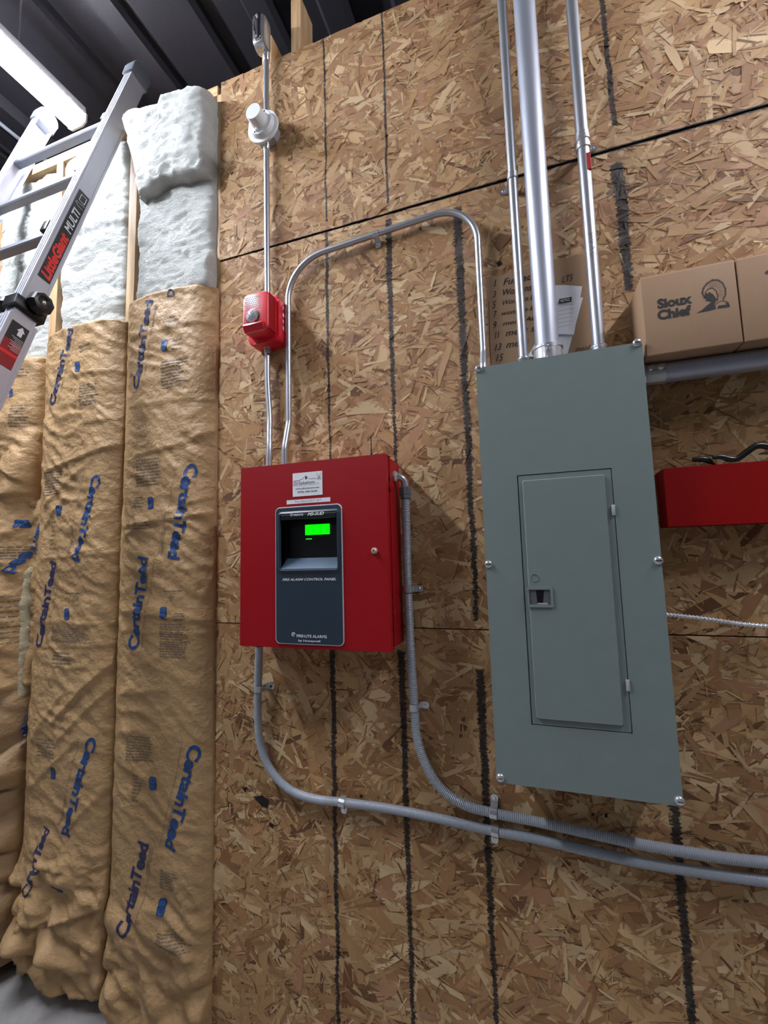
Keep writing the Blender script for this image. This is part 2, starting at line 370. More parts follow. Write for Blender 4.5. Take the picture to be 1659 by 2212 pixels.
def osb_sheet(x0, x1, z0, z1, dens, parent):
    V = []; Fc = []; UV = []; CO = []
    def flake(L, wd, ymax, wts, tiltk):
        cx = random.uniform(x0 - .02, x1 + .02); cz = random.uniform(z0 - .02, z1 + .02)
        th = random.gauss(0, 0.75) if random.random() < 0.6 else random.uniform(-pi / 2, pi / 2)
        c, s = cos(th), sin(th); j = lambda k: random.uniform(-k, k)
        ta = random.uniform(-.25, .25) * L * 0.3
        bow = j(.12) * wd
        loc = [(-L / 2 + j(.08) * L + ta * .3, -wd / 2), (-L / 5, -wd / 2 * random.uniform(.85, 1.12) + bow), (L / 5, -wd / 2 * random.uniform(.85, 1.12) + bow), (L / 2 + j(.10) * L, -wd / 2 * random.uniform(.6, 1)),
               (L / 2 + j(.10) * L, wd * j(.3)), (L / 2 + j(.10) * L, wd / 2 * random.uniform(.5, 1)), (L / 5, wd / 2 * random.uniform(.85, 1.12) + bow), (-L / 5, wd / 2 * random.uniform(.85, 1.12) + bow), (-L / 2 + j(.10) * L, wd / 2 * random.uniform(.6, 1)), (-L / 2 + j(.12) * L, wd * j(.3))]
        y = -random.uniform(0, ymax); tl = j(tiltk) / L; tw = j(tiltk * .8) / wd
        ou, ov = random.uniform(0, 50), random.uniform(0, 50)
        poly = [(cx + c * u - s * v, cz + s * u + c * v, y + tl * u + tw * v, u + ou, v + ov) for u, v in loc]
        poly = clip_poly(poly, x0, x1, z0, z1)
        if not poly: return
        n = len(V); k = random.choices(range(len(PC)), wts)[0]; br = random.uniform(.88, 1.10)
        col = tuple(min(1, q * br) for q in PC[k][:3]) + (1,)
        for q in poly: V.append((q[0], min(q[2], 0.0008), q[1])); UV.append((q[3], q[4])); CO.append(col)
        Fc.append(tuple(range(n, n + len(poly))))
    A = (x1 - x0) * (z1 - z0) * dens
    for _ in range(int(1150 * A)): flake(random.uniform(.06, .16), random.uniform(.014, .040), .0016, PW, .0016)
    for _ in range(int(1500 * A)): flake(random.uniform(.03, .10), random.uniform(.005, .015), .0020, PW, .0014)
    for _ in range(int(3200 * A)): flake(random.uniform(.012, .045), random.uniform(.0016, .0050), .0024, SMALL_W, .0010)
    # board core
    nb = len(V); core = MB().box(x0, x1, .0005, .011, z0, z1)
    V += core.v; Fc += [tuple(i + nb for i in f) for f in core.f]
    UV += [(v[0], v[2]) for v in core.v]; CO += [PC[3]] * len(core.v)
    me = bpy.data.meshes.new('osb_sheet'); me.from_pydata(V, [], Fc); me.update()
    ul = me.uv_layers.new(name='UVMap'); ca = me.attributes.new('tint', 'FLOAT_COLOR', 'CORNER')
    li = [0] * len(me.loops); me.loops.foreach_get('vertex_index', li)
    ul.data.foreach_set('uv', [c for i in li for c in UV[i]]); ca.data.foreach_set('color', [c for i in li for c in CO[i]])
    return link('osb_sheet', me, M['osb'], parent)
wall = MB().box(-3.2, X1, .112, .130, 0, 3.08).build('wall_back', M['dark']); wall['kind'] = 'structure'
SE = 2.4384
for za, zb in ((0.0, 1.2175), (1.2205, SE - .0035), (SE + .0035, ZT)):
    osb_sheet(X0, 0.75, za, zb, 1.0, wall); osb_sheet(0.7502, X1, za, zb, 0.5, wall)
MB().box(X0, X1, .0085, .0105, SE - .02, SE + .02).box(X0, X1, .0085, .0105, 1.20, 1.24).build('joint_backing', M['dark'], wall)
MB().box(X0 - .019, X1, .012, .10, ZT - .040, ZT - .002).build('top_plate', M['plate'], wall)
MB().box(-3.2, X0 - .0185, .001, .10, ZT - .040, ZT).build('top_plate', M['plate'], wall)
for x in (-3.0, -2.59, -2.178, -1.771, -1.365): MB().box(x - .019, x + .019, .001, .10, 0.0, ZT - .041, .001).build('stud', M['stud'], wall)
MB().box(X0 - .019, X0 + .019, .0125, .10, 0.0, ZT - .041).build('stud', M['stud'], wall)
MB().box(X0 - .019, X0 - .0005, .001, .012, 0.0, ZT - .041).build('stud_edge', M['stud'], wall)
MB().box(-.684, -.646, .012, .10, ZT, 3.345, .001).build('stud', M['stud'], wall)
MB().box(-.800, -.762, .012, .10, ZT, 3.245, .001).build('stud', M['stud'], wall)

fl = MB().box(-6, 4, -8, .111, -.08, 0.0).build('floor', M['floor']); fl['kind'] = 'structure'
# dark ribbed roof deck running over and past the partition
dk = MB(); ZC = 3.78
prof = []; x = -6.0; k = 0
while x < 4.0:
    prof += [(x, ZC), (x + .16, ZC), (x + .185, ZC - .045), (x + .275, ZC - .045)]; x += .30
for i in range(len(prof) - 1):
    (a, za), (b, zb) = prof[i], prof[i + 1]; dk.add([(a, -8, za), (b, -8, zb), (b, 4, zb), (a, 4, za)], [(0, 1, 2, 3)])
dk.box(-6, 4.2, -8, 4, ZC + .01, ZC + .05)
ce = dk.build('ceiling', M['deck']); ce['kind'] = 'structure'
bm_ = MB().box(-6, 4, .75, .9, 3.42, ZC - .05).build('trim_1', M['deck']); bm_['kind'] = 'structure'
fw = MB().box(-6, 4, 3.9, 4.0, 0, ZC + .05).build('wall_far', M['deck']); fw['kind'] = 'structure'

# ------------------------------------------------------------------ strip lamps
def strip_lamp(x, y0, y1, z, label, m, group=None):
    t = empty('strip_lamp', (x, (y0 + y1) / 2, z), label, 'lamp', group)
    MB().prism([(x - .040, z + .09), (x + .040, z + .09), (x + .050, z + .045), (x - .050, z + .045)], 'y', y0, y1).build('housing', M['housing'], t)
    MB().prism([(x - .052, z + .044), (x + .052, z + .044), (x + .050, z + .015), (x + .03, z), (x - .03, z), (x - .050, z + .015)], 'y', y0 + .01, y1 - .01).build('diffuser', m, t, True)
    for yy in (y0, y1 - .008): MB().prism([(x - .056, z + .046), (x + .056, z + .046), (x + .054, z + .013), (x + .033, z - .003), (x - .033, z - .003), (x - .054, z + .013)], 'y', yy, yy + .008).build('end_cap', M['housing'], t)
    for yy in (y0 + .25, y1 - .25): MB().tube([(x, yy, z + .10), (x, yy, ZC - .02)], .004, 8).build('hanger', M['zinc'], t)
    return t
strip_lamp(-1.83, -1.40, .11, 3.37, 'glowing white strip lamp under the dark ceiling, above the ladder', M['tube'])
strip_lamp(1.45, -1.40, .11, 3.37, 'glowing strip lamp near the wall, out of the frame to the right', M['tube3'])
for x, y0 in ((-1.83, -5.2), (-4.6, -3.6)):  # unseen strips, added only to lift the light on the wall
    strip_lamp(x, y0, y0 + 2.4, 3.37, 'glowing fill strip lamp added further back in the room, out of the frame', M['fill_tube'], 'added fill strip lamps')
MB().tube([(-2.40, -4, 3.62), (-2.40, .70, 3.62)], .010, 10).build('ceiling_conduit', M['emt2'], None, True)
tag(bpy.data.objects['ceiling_conduit'], 'thin pale conduit along the dark ceiling, left of the strip lamp', 'conduit')
# ------------------------------------------------------------------ insulation batts
def N(x, y, z=0.0): return noise.noise(Vector((x, y, z)))
def seg_d(x, z, c):
    (ax, az), (bx, bz) = c[0], c[1]; dx, dz = bx - ax, bz - az; L = sqrt(dx * dx + dz * dz)
    t = ((x - ax) * dx + (z - az) * dz) / (L * L); d = (-(x - ax) * dz + (z - az) * dx) / L
    return t, d
def paper_field(xa, xb, seed, bulge=.034, wr=.0095, folds=(), crumple=None, base=.006):
    xc, hw = (xa + xb) / 2, (xb - xa) / 2; cc = []
    for q in folds:
        a = P(q[0], q[1], -.035); b = P(q[2], q[3], -.035); cc.append(((a.x, a.z), (b.x, b.z), q[4], q[5]))
    cr = [(P(0, y, 0).z if False else y) for y in ()]
    def f(x, z):
        s = min(1, abs(x - xc) / hw); e = (1 - s ** 5)
        y = base + bulge * e * (1 + .35 * N(x * 3, z * 2.2, seed))
        a = z + .55 * (x - xc); b = (x - xc) - .35 * z
        w1 = 1 - abs(N(a * 15 + 1.2 * N(x * 6, z * 6, seed), b * 5, seed + 3)) * 2
        w2 = 1 - abs(N(a * 30, b * 13, seed + 9)) * 2
        w3 = 1 - abs(N(x * 44 - z * 18, z * 40, seed + 5)) * 2
        env = .5 + .8 * max(0, N(x * 4, z * 3, seed + 20) + .45)
        y += wr * env * (w1 * .9 + w2 * .45 + w3 * .22) * (0.35 + .65 * e)
        for c in cc:
            t, d = seg_d(x, z, c)
            if -.1 < t < 1.1:
                fade = max(0, min(1, (t + .1) / .15, (1.1 - t) / .15))
                y += c[2] * fade * (exp(-d / c[3]) if d > 0 else exp(d / .0035))
        if crumple:
            zt, am = crumple; k = max(0, min(1, (zt - z) / .22))
            if k > 0: y += am * k * (abs(N(x * 6.5, z * 8.5, seed + 40)) * 2.2 - .25 + .5 * abs(N(x * 15 + z * 9, z * 16, seed + 41)))
        return -max(.002, y)
    return f
def wool_field(xa, xb, seed, front, fluff=.012, waves=0.0, edge=.5):
    xc, hw = (xa + xb) / 2, (xb - xa) / 2
    def f(x, z):
        s = min(1, abs(x - xc) / hw)
        y = front - .030 * s ** 6 * edge
        y += fluff * (N(x * 9, z * 9, seed) * .9 + (.6 - 1.4 * abs(N(x * 20, z * 34, seed + 1))) * .6 + (.5 - abs(N(x * 60, z * 80, seed + 2))) * .45)
        if waves:
            q = z * 26 + 1.5 * N(x * 7, z * 5, seed + 4) + x * 3; y += waves * (abs(sin(q)) ** .6 - .5) * (.6 + .8 * N(x * 8, z * 6, seed + 8))
        return -y
    return f
def lerp_edge(pts):                                   # piecewise linear function through (a, b) pairs
    pts = sorted(pts)
    def g(a):
        if a <= pts[0][0]: return pts[0][1]
        for (a0, b0), (a1, b1) in zip(pts[:-1], pts[1:]):
            if a <= a1: return b0 + (b1 - b0) * (a - a0) / (a1 - a0)
        return pts[-1][1]
    return g
def batt_sheet(name, f, xa, xb, zb, zt, m, parent, back=.012, res=.0065, wob=.004, seed=0, rnd=.0):
    """a sheet whose front follows f, with returned edges; xa/xb/zb/zt are numbers or functions"""
    fx = lambda q: q if callable(q) else (lambda t: q)
    xa, xb, zb, zt = map(fx, (xa, xb, zb, zt)); xm = (xa(1) + xb(1)) / 2
    H = zt(xm) - zb(xm); nx = max(6, int((xb(zb(xm)) - xa(zb(xm))) / res)); nz = max(6, int(H / res))
    V = []; Fc = []
    for j in range(nz + 1):
        v = j / nz
        for i in range(nx + 1):
            u = i / nx; z_ = zb(xm) + H * v; x = xa(z_) + (xb(z_) - xa(z_)) * u
            z = zb(x) + (zt(x) - zb(x)) * v
            x += wob * N(z * 14, u * 3, seed) * (1 if u in (0, 1) else .3); z2 = z + wob * 1.5 * N(x * 22, v * 3, seed + 7) * (1 if v in (0, 1) else .3)
            y = f(x, z)
            if rnd:
                k = min(u * (xb(z_) - xa(z_)), (1 - u) * (xb(z_) - xa(z_)), v * H, (1 - v) * H) / rnd
                if k < 1: y += (1 - sqrt(max(0, 1 - (1 - k) ** 2))) * rnd
            V.append((x, y, z2))
    W_ = nx + 1
    for j in range(nz):
        for i in range(nx): a = j * W_ + i; Fc.append((a, a + 1, a + W_ + 1, a + W_))
    rim = list(range(W_)) + [j * W_ + nx for j in range(1, nz + 1)] + [nz * W_ + i for i in range(nx - 1, -1, -1)] + [j * W_ for j in range(nz - 1, 0, -1)]
    n0 = len(V); V += [(V[i][0], max(back, V[i][1] + .001), V[i][2]) for i in rim]; n = len(rim)
    for k in range(n): Fc.append((rim[k], n0 + k, n0 + (k + 1) % n, rim[(k + 1) % n]))
    me = bpy.data.meshes.new(name); me.from_pydata(V, [], Fc); me.update(); me.shade_smooth()
    return link(name, me, m, parent)
def draped(mb, uvs, fs, O, A, B, f, off=.0014, step=.012):
    """flat figure laid over the surface f; O, A, B are (x, z)"""
    b = bmesh.new(); vs = [b.verts.new((O[0] + A[0] * u + B[0] * v, 0, O[1] + A[1] * u + B[1] * v)) for u, v in uvs]
    for q in fs:
        try: b.faces.new([vs[i] for i in q])
        except ValueError: pass
    bmesh.ops.triangulate(b, faces=b.faces)
    for _ in range(4):
        es = [e for e in b.edges if e.calc_length() > step]
        if not es: break
        bmesh.ops.subdivide_edges(b, edges=es, cuts=1); bmesh.ops.triangulate(b, faces=[q for q in b.faces if len(q.verts) > 3])
    for v in b.verts: v.co.y = f(v.co.x, v.co.z) - off
    mb.bm(b)
PY = [-.036]
def pz(px, py): q = P(px, py, PY[0]); return (q.x, q.z)
def drape_text(w, body, p0, p1, hpx, f, bold=.032, off=.0014):
    par, m_, nm = w; mb = MB()
    a = pz(*p0); b = pz(*p1); ax, az = b[0] - a[0], b[1] - a[1]; L = sqrt(ax * ax + az * az); h = hpx * ((.00150) if hpx > 12 else .00122)
    bx, bz = -az / L * h, ax / L * h; vs, fs = text_uv(body, bold, 0, .92)
    draped(mb, vs, fs, (a[0] - bx / 2, a[1] - bz / 2), (ax, az), (bx, bz), f, off); mb.build(nm, M[m_], par)
def drape_logo(par, _p, c, wpx, hpx, f, up=True):
    blue, pale = MB(), MB()
    x, z = pz(*c); w_, h = wpx * .00122, hpx * .00122
    vs = [((a + .5), (b + .5)) for a, b in rrect(-.5, .5, -.5, .5, .22, 4)]
    draped(blue, vs, [tuple(range(len(vs)))], (x - w_ / 2, z - h / 2), (w_, 0), (0, h), f, .0016, .01)
    r = w_ * .33; cz = z + (-h * .22 if up else h * .22); n = 18; ring = []; fs = []
    for k in range(n):
        an = 2 * pi * k / n; ring += [(cos(an), sin(an)), (.80 * cos(an), .80 * sin(an))]
        k2 = (k + 1) % n; fs.append((2 * k, 2 * k2, 2 * k2 + 1, 2 * k + 1))
    draped(pale, ring, fs, (x, cz), (r, 0), (0, r), f, .0022, .02)
    for i in range(3): draped(pale, [(0, 0), (1, 0), (1, 1), (0, 1)], [(0, 1, 2, 3)], (x - w_ * .3 + i * w_ * .22, z + (h * .08 if up else -h * .35)), (w_ * .07, 0), (0, h * .27), f, .0022, .02)
    lo = blue.build('blue_logo', M['blueink'], par); pale.build('logo_marks', M['lightblue'], lo)
def fine_print(par, x0, y0, x1, y1, rows, f, seed=1):
    """rows of tiny faded print between two photo corners"""
    mb = MB(); rnd = random.Random(seed); A = pz(x0, y0); B = pz(x1, y1); dx = B[0] - A[0]; dz = B[1] - A[1]
    for r in range(rows):
        z = A[1] + dz * (r + .5) / rows; x = A[0]; end = A[0] + dx * rnd.uniform(.8, 1)
        while x < end:
            l = rnd.uniform(.006, .02); h = min(abs(dz) / rows * .42, .0042)
            if x + l > end: break
            draped(mb, [(0, 0), (1, 0), (1, 1), (0, 1)], [(0, 1, 2, 3)], (x, z), (l, 0), (0, h), f, .0013, .02); x += l + rnd.uniform(.002, .004)
    mb.build('fine_print', M['fade'], par)
def thin_line(par, p0, p1, f, wd=.0014):
    mb = MB(); a = pz(*p0); b = pz(*p1); ax, az = b[0] - a[0], b[1] - a[1]; L = sqrt(ax * ax + az * az)
    draped(mb, [(0, 0), (1, 0), (1, 1), (0, 1)], [(0, 1, 2, 3)], a, (ax, az), (-az / L * wd, ax / L * wd), f, .0014, .012); mb.build('ruled_line', M['fade'], par)
BR = 'CertainTeed'; SG = 'SAINT-GOBAIN'
def ztop(*pxs): return lerp_edge([(P(a, b, -.03).x, P(a, b, -.03).z) for a, b in pxs])

# bay nearest the boards
b1 = empty('insulation_batt', (-1.16, 0, .03), 'tan paper-faced batt beside the strand boards, white wool bare above its paper', 'insulation', 'insulation batts between the studs')
f1 = paper_field(-1.357, -.962, 1.3, folds=[(268, 1140, 462, 1108, .008, .022), (262, 1318, 452, 1344, .007, .020), (262, 1362, 458, 1372, .004, .02), (300, 985, 405, 960, .007, .02), (272, 1160, 470, 1060, .004, .012),
     (276, 880, 460, 860, .004, .02), (275, 735, 465, 690, .005, .02), (262, 1240, 460, 1225, .003, .03), (420, 950, 470, 920, .010, .016), (262, 1500, 370, 1490, .003, .02), (265, 1560, 300, 1640, .006, .016), (255, 1640, 330, 1690, .005, .02),
     (300, 2035, 420, 2070, .012, .03), (262, 1180, 320, 1120, .004, .012), (440, 1290, 462, 1200, .004, .01)], crumple=(.42, .040))
batt_sheet('kraft_facing', f1, -1.357, -.960, .035, ztop((272, 655), (330, 642), (400, 626), (470, 614)), M['kraft'], b1, seed=1, wob=.003)

drape_text((b1, 'blueink', 'blue_word'), BR, (418, 1002), (383, 1208), 29, f1); drape_text((b1, 'blueink', 'blue_word'), BR, (290, 1402), (321, 1203), 29, f1)
drape_text((b1, 'navy', 'dark_blue_word'), BR, (296, 842), (328, 652), 25, f1)
drape_text((b1, 'blueink', 'blue_word'), BR, (420, 1612), (368, 1834), 29, f1); drape_text((b1, 'navy', 'dark_blue_word'), BR, (275, 2012), (313, 1818), 28, f1)
drape_text((b1, 'navy', 'dark_blue_word'), 'D', (374, 645), (376, 630), 22, f1)
for a, b, m_ in (((363, 750), 1, 0), ((336, 1088), 0, 0), ((363, 1323), 1, 0), ((332, 1691), 0, 0), ((355, 1954), 1, 0)): drape_logo(b1, 0, a, 21, 33, f1, b)
for a, b in (((366, 1140), (358, 1198)), ((330, 1208), (322, 1275)), ((345, 660), (337, 720)), ((374, 1745), (362, 1800)), ((328, 1830), (320, 1885))): drape_text((b1, 'fade', 'small_word'), SG, a, b, 8, f1, 0)
for a, b in (((392, 990), (350, 1200)), ((345, 1205), (306, 1410)), ((345, 665), (312, 840)), ((395, 1600), (345, 1830)), ((332, 1830), (308, 2000))): thin_line(b1, a, b, f1)
for i, q in enumerate([(355, 785, 415, 835, 9), (300, 995, 360, 1050, 9), (300, 1130, 335, 1145, 3), (352, 1345, 418, 1424, 14), (362, 690, 405, 705, 3), (380, 735, 408, 760, 3), (362, 1274, 406, 1280, 1), (376, 1286, 392, 1300, 3), (385, 1322, 415, 1342, 4),
                       (280, 1585, 340, 1650, 9), (290, 1670, 310, 1735, 8), (285, 1735, 320, 1745, 2), (350, 1875, 395, 1930, 7), (355, 2000, 420, 2060, 8), (298, 1075, 322, 1098, 4)]): fine_print(b1, *q[:4], q[4], f1, i)

g = wool_field(-1.40, -.985, 5, .070, .016)
batt_sheet('glass_wool', g, lerp_edge([(P(285, 400, -.06).z, P(296, 400, -.06).x), (P(268, 260, -.06).z, P(268, 260, -.06).x)]), -.978, lerp_edge([(P(313, 416, -.06).x, P(313, 416, -.06).z), (P(355, 388, -.06).x, P(355, 388, -.06).z), (P(458, 364, -.06).x, P(458, 364, -.06).z)]),
           lerp_edge([(P(a, b, -.05).x, P(a, b, -.05).z) for a, b in ((268, 262), (300, 240), (352, 232), (356, 212), (400, 200), (440, 190), (468, 200))]), M['wool'], b1, back=.03, seed=2, wob=.010, rnd=.022)
g = wool_field(-1.33, -.968, 15, .022, .014, .0)
batt_sheet('glass_wool', g, lerp_edge([(2.2, -1.322), (2.6, -1.322), (3.0, -1.335)]), -.972, lambda x: ztop((272, 655), (330, 642), (400, 626), (470, 614))(x) - .012, 3.0, M['wool'], b1, back=.03, seed=3, wob=.006, rnd=.024)
g = wool_field(-1.20, -.968, 25, .040, .012)
def lowtri(x):
    return lerp_edge([(P(a, b, -.06).x, P(a, b, -.06).z) for a, b in ((340, 640), (372, 600), (400, 560), (430, 535), (470, 515))])(x)
batt_sheet('glass_wool', g, P(338, 640, -.06).x, -.974, lambda x: ztop((272, 655), (330, 642), (400, 626), (470, 614))(x) - .010, lowtri, M['wool'], b1, back=.02, seed=4, wob=.005, rnd=.02)

# second bay
b2 = empty('insulation_batt', (-1.56, 0, .03), 'tan paper-faced batt in the second bay from the boards, wavy white wool above', 'insulation', 'insulation batts between the studs')
f2 = paper_field(-1.768, -1.357, 6.1, folds=[(110, 1020, 268, 955, .010, .03), (95, 1100, 190, 1010, .007, .02), (90, 1150, 150, 1075, .006, .02), (95, 1208, 262, 1196, .006, .02), (80, 1340, 262, 1352, .005, .02), (78, 1395, 256, 1394, .004, .015),
     (120, 1560, 262, 1410, .012, .03), (130, 1600, 262, 1460, .007, .02), (75, 1600, 140, 1500, .006, .02), (105, 940, 260, 900, .004, .02), (160, 815, 262, 800, .006, .02), (70, 1700, 170, 1600, .006, .02), (140, 1800, 255, 1680, .006, .025), (190, 1880, 240, 1868, .010, .02), (90, 1860, 150, 1868, .020, .03), (60, 1990, 240, 1960, .022, .04)], crumple=(.52, .055))
batt_sheet('kraft_facing', f2, -1.772, -1.359, .05, ztop((98, 738), (150, 712), (200, 700), (272, 688)), M['kraft'], b2, seed=11, wob=.004)

drape_text((b2, 'blueink', 'blue_word'), BR, (217, 1027), (178, 1212), 26, f2); drape_text((b2, 'navy', 'dark_blue_word'), BR, (88, 1397), (122, 1213), 25, f2); drape_text((b2, 'navy', 'dark_blue_word'), BR, (118, 878), (158, 712), 20, f2)
drape_text((b2, 'blueink', 'blue_word'), BR, (204, 1592), (148, 1802), 25, f2); drape_text((b2, 'navy', 'dark_blue_word'), BR, (70, 1925), (106, 1786), 22, f2)
for a, b in (((175, 795), 1), ((136, 1104), 0), ((155, 1325), 1), ((120, 1668), 0), ((134, 1912), 1)): drape_logo(b2, 0, a, 19, 32, f2, b)
for a, b in (((190, 1020), (152, 1212)), ((140, 1215), (105, 1400)), ((172, 708), (130, 880)), ((178, 1590), (128, 1790))): thin_line(b2, a, b, f2)
for a, b in (((168, 1140), (158, 1200)), ((132, 1222), (122, 1280)), ((160, 730), (150, 780)), ((148, 1720), (136, 1775))): drape_text((b2, 'fade', 'small_word'), SG, a, b, 7, f2, 0)
for i, q in enumerate([(100, 1022, 150, 1070, 9), (180, 835, 220, 875, 8), (120, 1350, 210, 1390, 9), (150, 1278, 198, 1286, 1), (170, 1286, 185, 1298, 3), (176, 748, 215, 758, 2), (115, 1125, 130, 1200, 8), (122, 1405, 165, 1445, 5), (88, 1590, 130, 1640, 6)]): fine_print(b2, *q[:4], q[4], f2, 40 + i)

g = wool_field(-1.75, -1.385, 35, .000, .012, .014)
batt_sheet('glass_wool', g, lerp_edge([(2.2, -1.735), (2.8, -1.74), (3.1, -1.75)]), lerp_edge([(2.2, -1.386), (3.1, -1.388)]), lambda x: ztop((98, 738), (150, 712), (200, 700), (272, 688))(x) - .012, 3.08, M['wool'], b2, back=.09, seed=12, wob=.008, rnd=.03)

# third bay: three shorter pieces, slumped over each other
b3 = empty('insulation_batt', (-1.97, 0, 1.6), 'upper paper-faced batt of the third bay, partly behind the ladder, flap hanging loose', 'insulation', 'insulation batts between the studs')
f3 = paper_field(-2.17, -1.782, 9.4, .045, .014, crumple=(2.05, .03), folds=[(20, 1080, 85, 1060, .02, .05), (0, 960, 90, 985, .006, .02), (30, 1010, 85, 1065, .012, .02)])
batt_sheet('kraft_facing', f3, -2.17, -1.785, ztop((-60, 1070), (10, 1100), (60, 1100), (88, 1090)), ztop((40, 778), (70, 768), (108, 760)), M['kraft'], b3, seed=21, wob=.006, rnd=.02)

drape_logo(b3, 0, (38, 853), 14, 28, f3, True)
for i, q in enumerate([(40, 880, 65, 925, 8), (45, 800, 70, 815, 3)]): fine_print(b3, *q[:4], q[4], f3, 70 + i)

g = wool_field(-2.16, -1.80, 45, -.010, .014, .006)
batt_sheet('glass_wool', g, -2.155, lerp_edge([(2.0, -1.793), (3.1, -1.80)]), 2.15, 3.07, M['wool'], b3, back=.09, seed=22, wob=.008, rnd=.03)
PY[0] = -.085
b4 = empty('insulation_batt', (-1.97, 0, .9), 'middle batt of the third bay, blue lettering curving over its bulge', 'insulation', 'insulation batts between the studs')
f4 = paper_field(-2.17, -1.80, 13.4, .075, .018, crumple=(1.15, .05), folds=[(0, 1215, 70, 1110, .010, .03), (0, 1490, 60, 1480, .010, .03), (0, 1300, 70, 1270, .005, .03)])
batt_sheet('kraft_facing', f4, -2.17, lerp_edge([(P(45, 1480, -.05).z, P(42, 1480, -.05).x), (P(60, 1350, -.05).z, P(56, 1350, -.05).x), (P(70, 1250, -.05).z, P(70, 1250, -.05).x), (P(90, 1100, -.05).z, P(92, 1100, -.05).x)]), ztop((-60, 1500), (0, 1512), (45, 1490)), ztop((-60, 1075), (0, 1062), (60, 1068), (95, 1080)), M['kraft'], b4, seed=31, wob=.008, rnd=.03)

drape_text((b4, 'blueink', 'blue_word'), 'rtainTeed', (50, 1116), (8, 1238), 18, f4, .03, .004); drape_logo(b4, 0, (20, 1130), 20, 26, f4, False)
fine_print(b4, 0, 1285, 25, 1400, 10, f4, 80); fine_print(b4, 2, 1180, 30, 1210, 5, f4, 81)

g = wool_field(-1.86, -1.775, 55, .030, .012)
batt_sheet('glass_wool', g, -1.85, lerp_edge([(.78, -1.800), (1.1, -1.786), (1.5, -1.790)]), .84, 1.40, M['wooly'], b4, back=.02, seed=32, wob=.012, rnd=.018)
b5 = empty('insulation_batt', (-1.97, 0, .05), 'crumpled lowest batt of the third bay, at the left edge above the floor', 'insulation', 'insulation batts between the studs')
f5 = paper_field(-2.17, -1.79, 17.4, .075, .012, folds=[(0, 1600, 70, 1560, .02, .04), (0, 1680, 70, 1720, .03, .04), (0, 1990, 50, 1960, .03, .04)], crumple=(1.0, .05))
batt_sheet('kraft_facing', f5, -2.19, -1.782, .05, ztop((-60, 1450), (0, 1470), (60, 1450)), M['kraftd'], b5, seed=41, wob=.01, rnd=.03)
drape_text((b5, 'blueink', 'blue_word'), 'Cer', (28, 1545), (2, 1622), 22, f5)
b6 = empty('insulation_batt', (-2.38, 0, .05), 'white wool batt in the fourth bay, seen between the ladder rails', 'insulation', 'insulation batts between the studs')
g = wool_field(-2.57, -2.20, 65, -.010, .014, .008)
batt_sheet('glass_wool', g, -2.565, -2.20, 1.8, 3.07, M['wool'], b6, back=.09, seed=52, wob=.008, rnd=.03)
f6 = paper_field(-2.59, -2.18, 19.4, .05, .01)
batt_sheet('kraft_facing', f6, -2.585, -2.182, .05, 2.1, M['kraft'], b6, seed=61, wob=.006)
# ------------------------------------------------------------------ conduits and fittings on the wall
V3 = Vector
def thing_mesh(o, label, cat, group=None): return tag(o, label, cat, group)
R12, R34, R1, R2 = .0090, .0117, .0148, .0279
def collar(x, y, z, r, h, parent, name='connector', screws=1, ax=(0, 0, 1), m='zinc', sdir=(0, -1, 0)):
    a = V3(ax)
    mb = MB().lathe((x, y, z), ax, [(0, r * 1.05), (.002, r * 1.22), (h * .8, r * 1.22), (h * .85, r * 1.32), (h * .95, r * 1.32), (h, r * 1.2), (h, r * 1.02)], 28)
    o = mb.build(name, M[m], parent, True); s_ = V3(sdir)
    for k in range(screws):
        c = V3((x, y, z)) + a * (h * (.45 if screws == 1 else (.22 + .42 * k))) + s_ * (r * 1.2)
        MB().lathe(c, sdir, [(0, .0045), (.004, .0045), (.005, .0035)], 12).build('screw', M['zinc'], o, True)
    return o
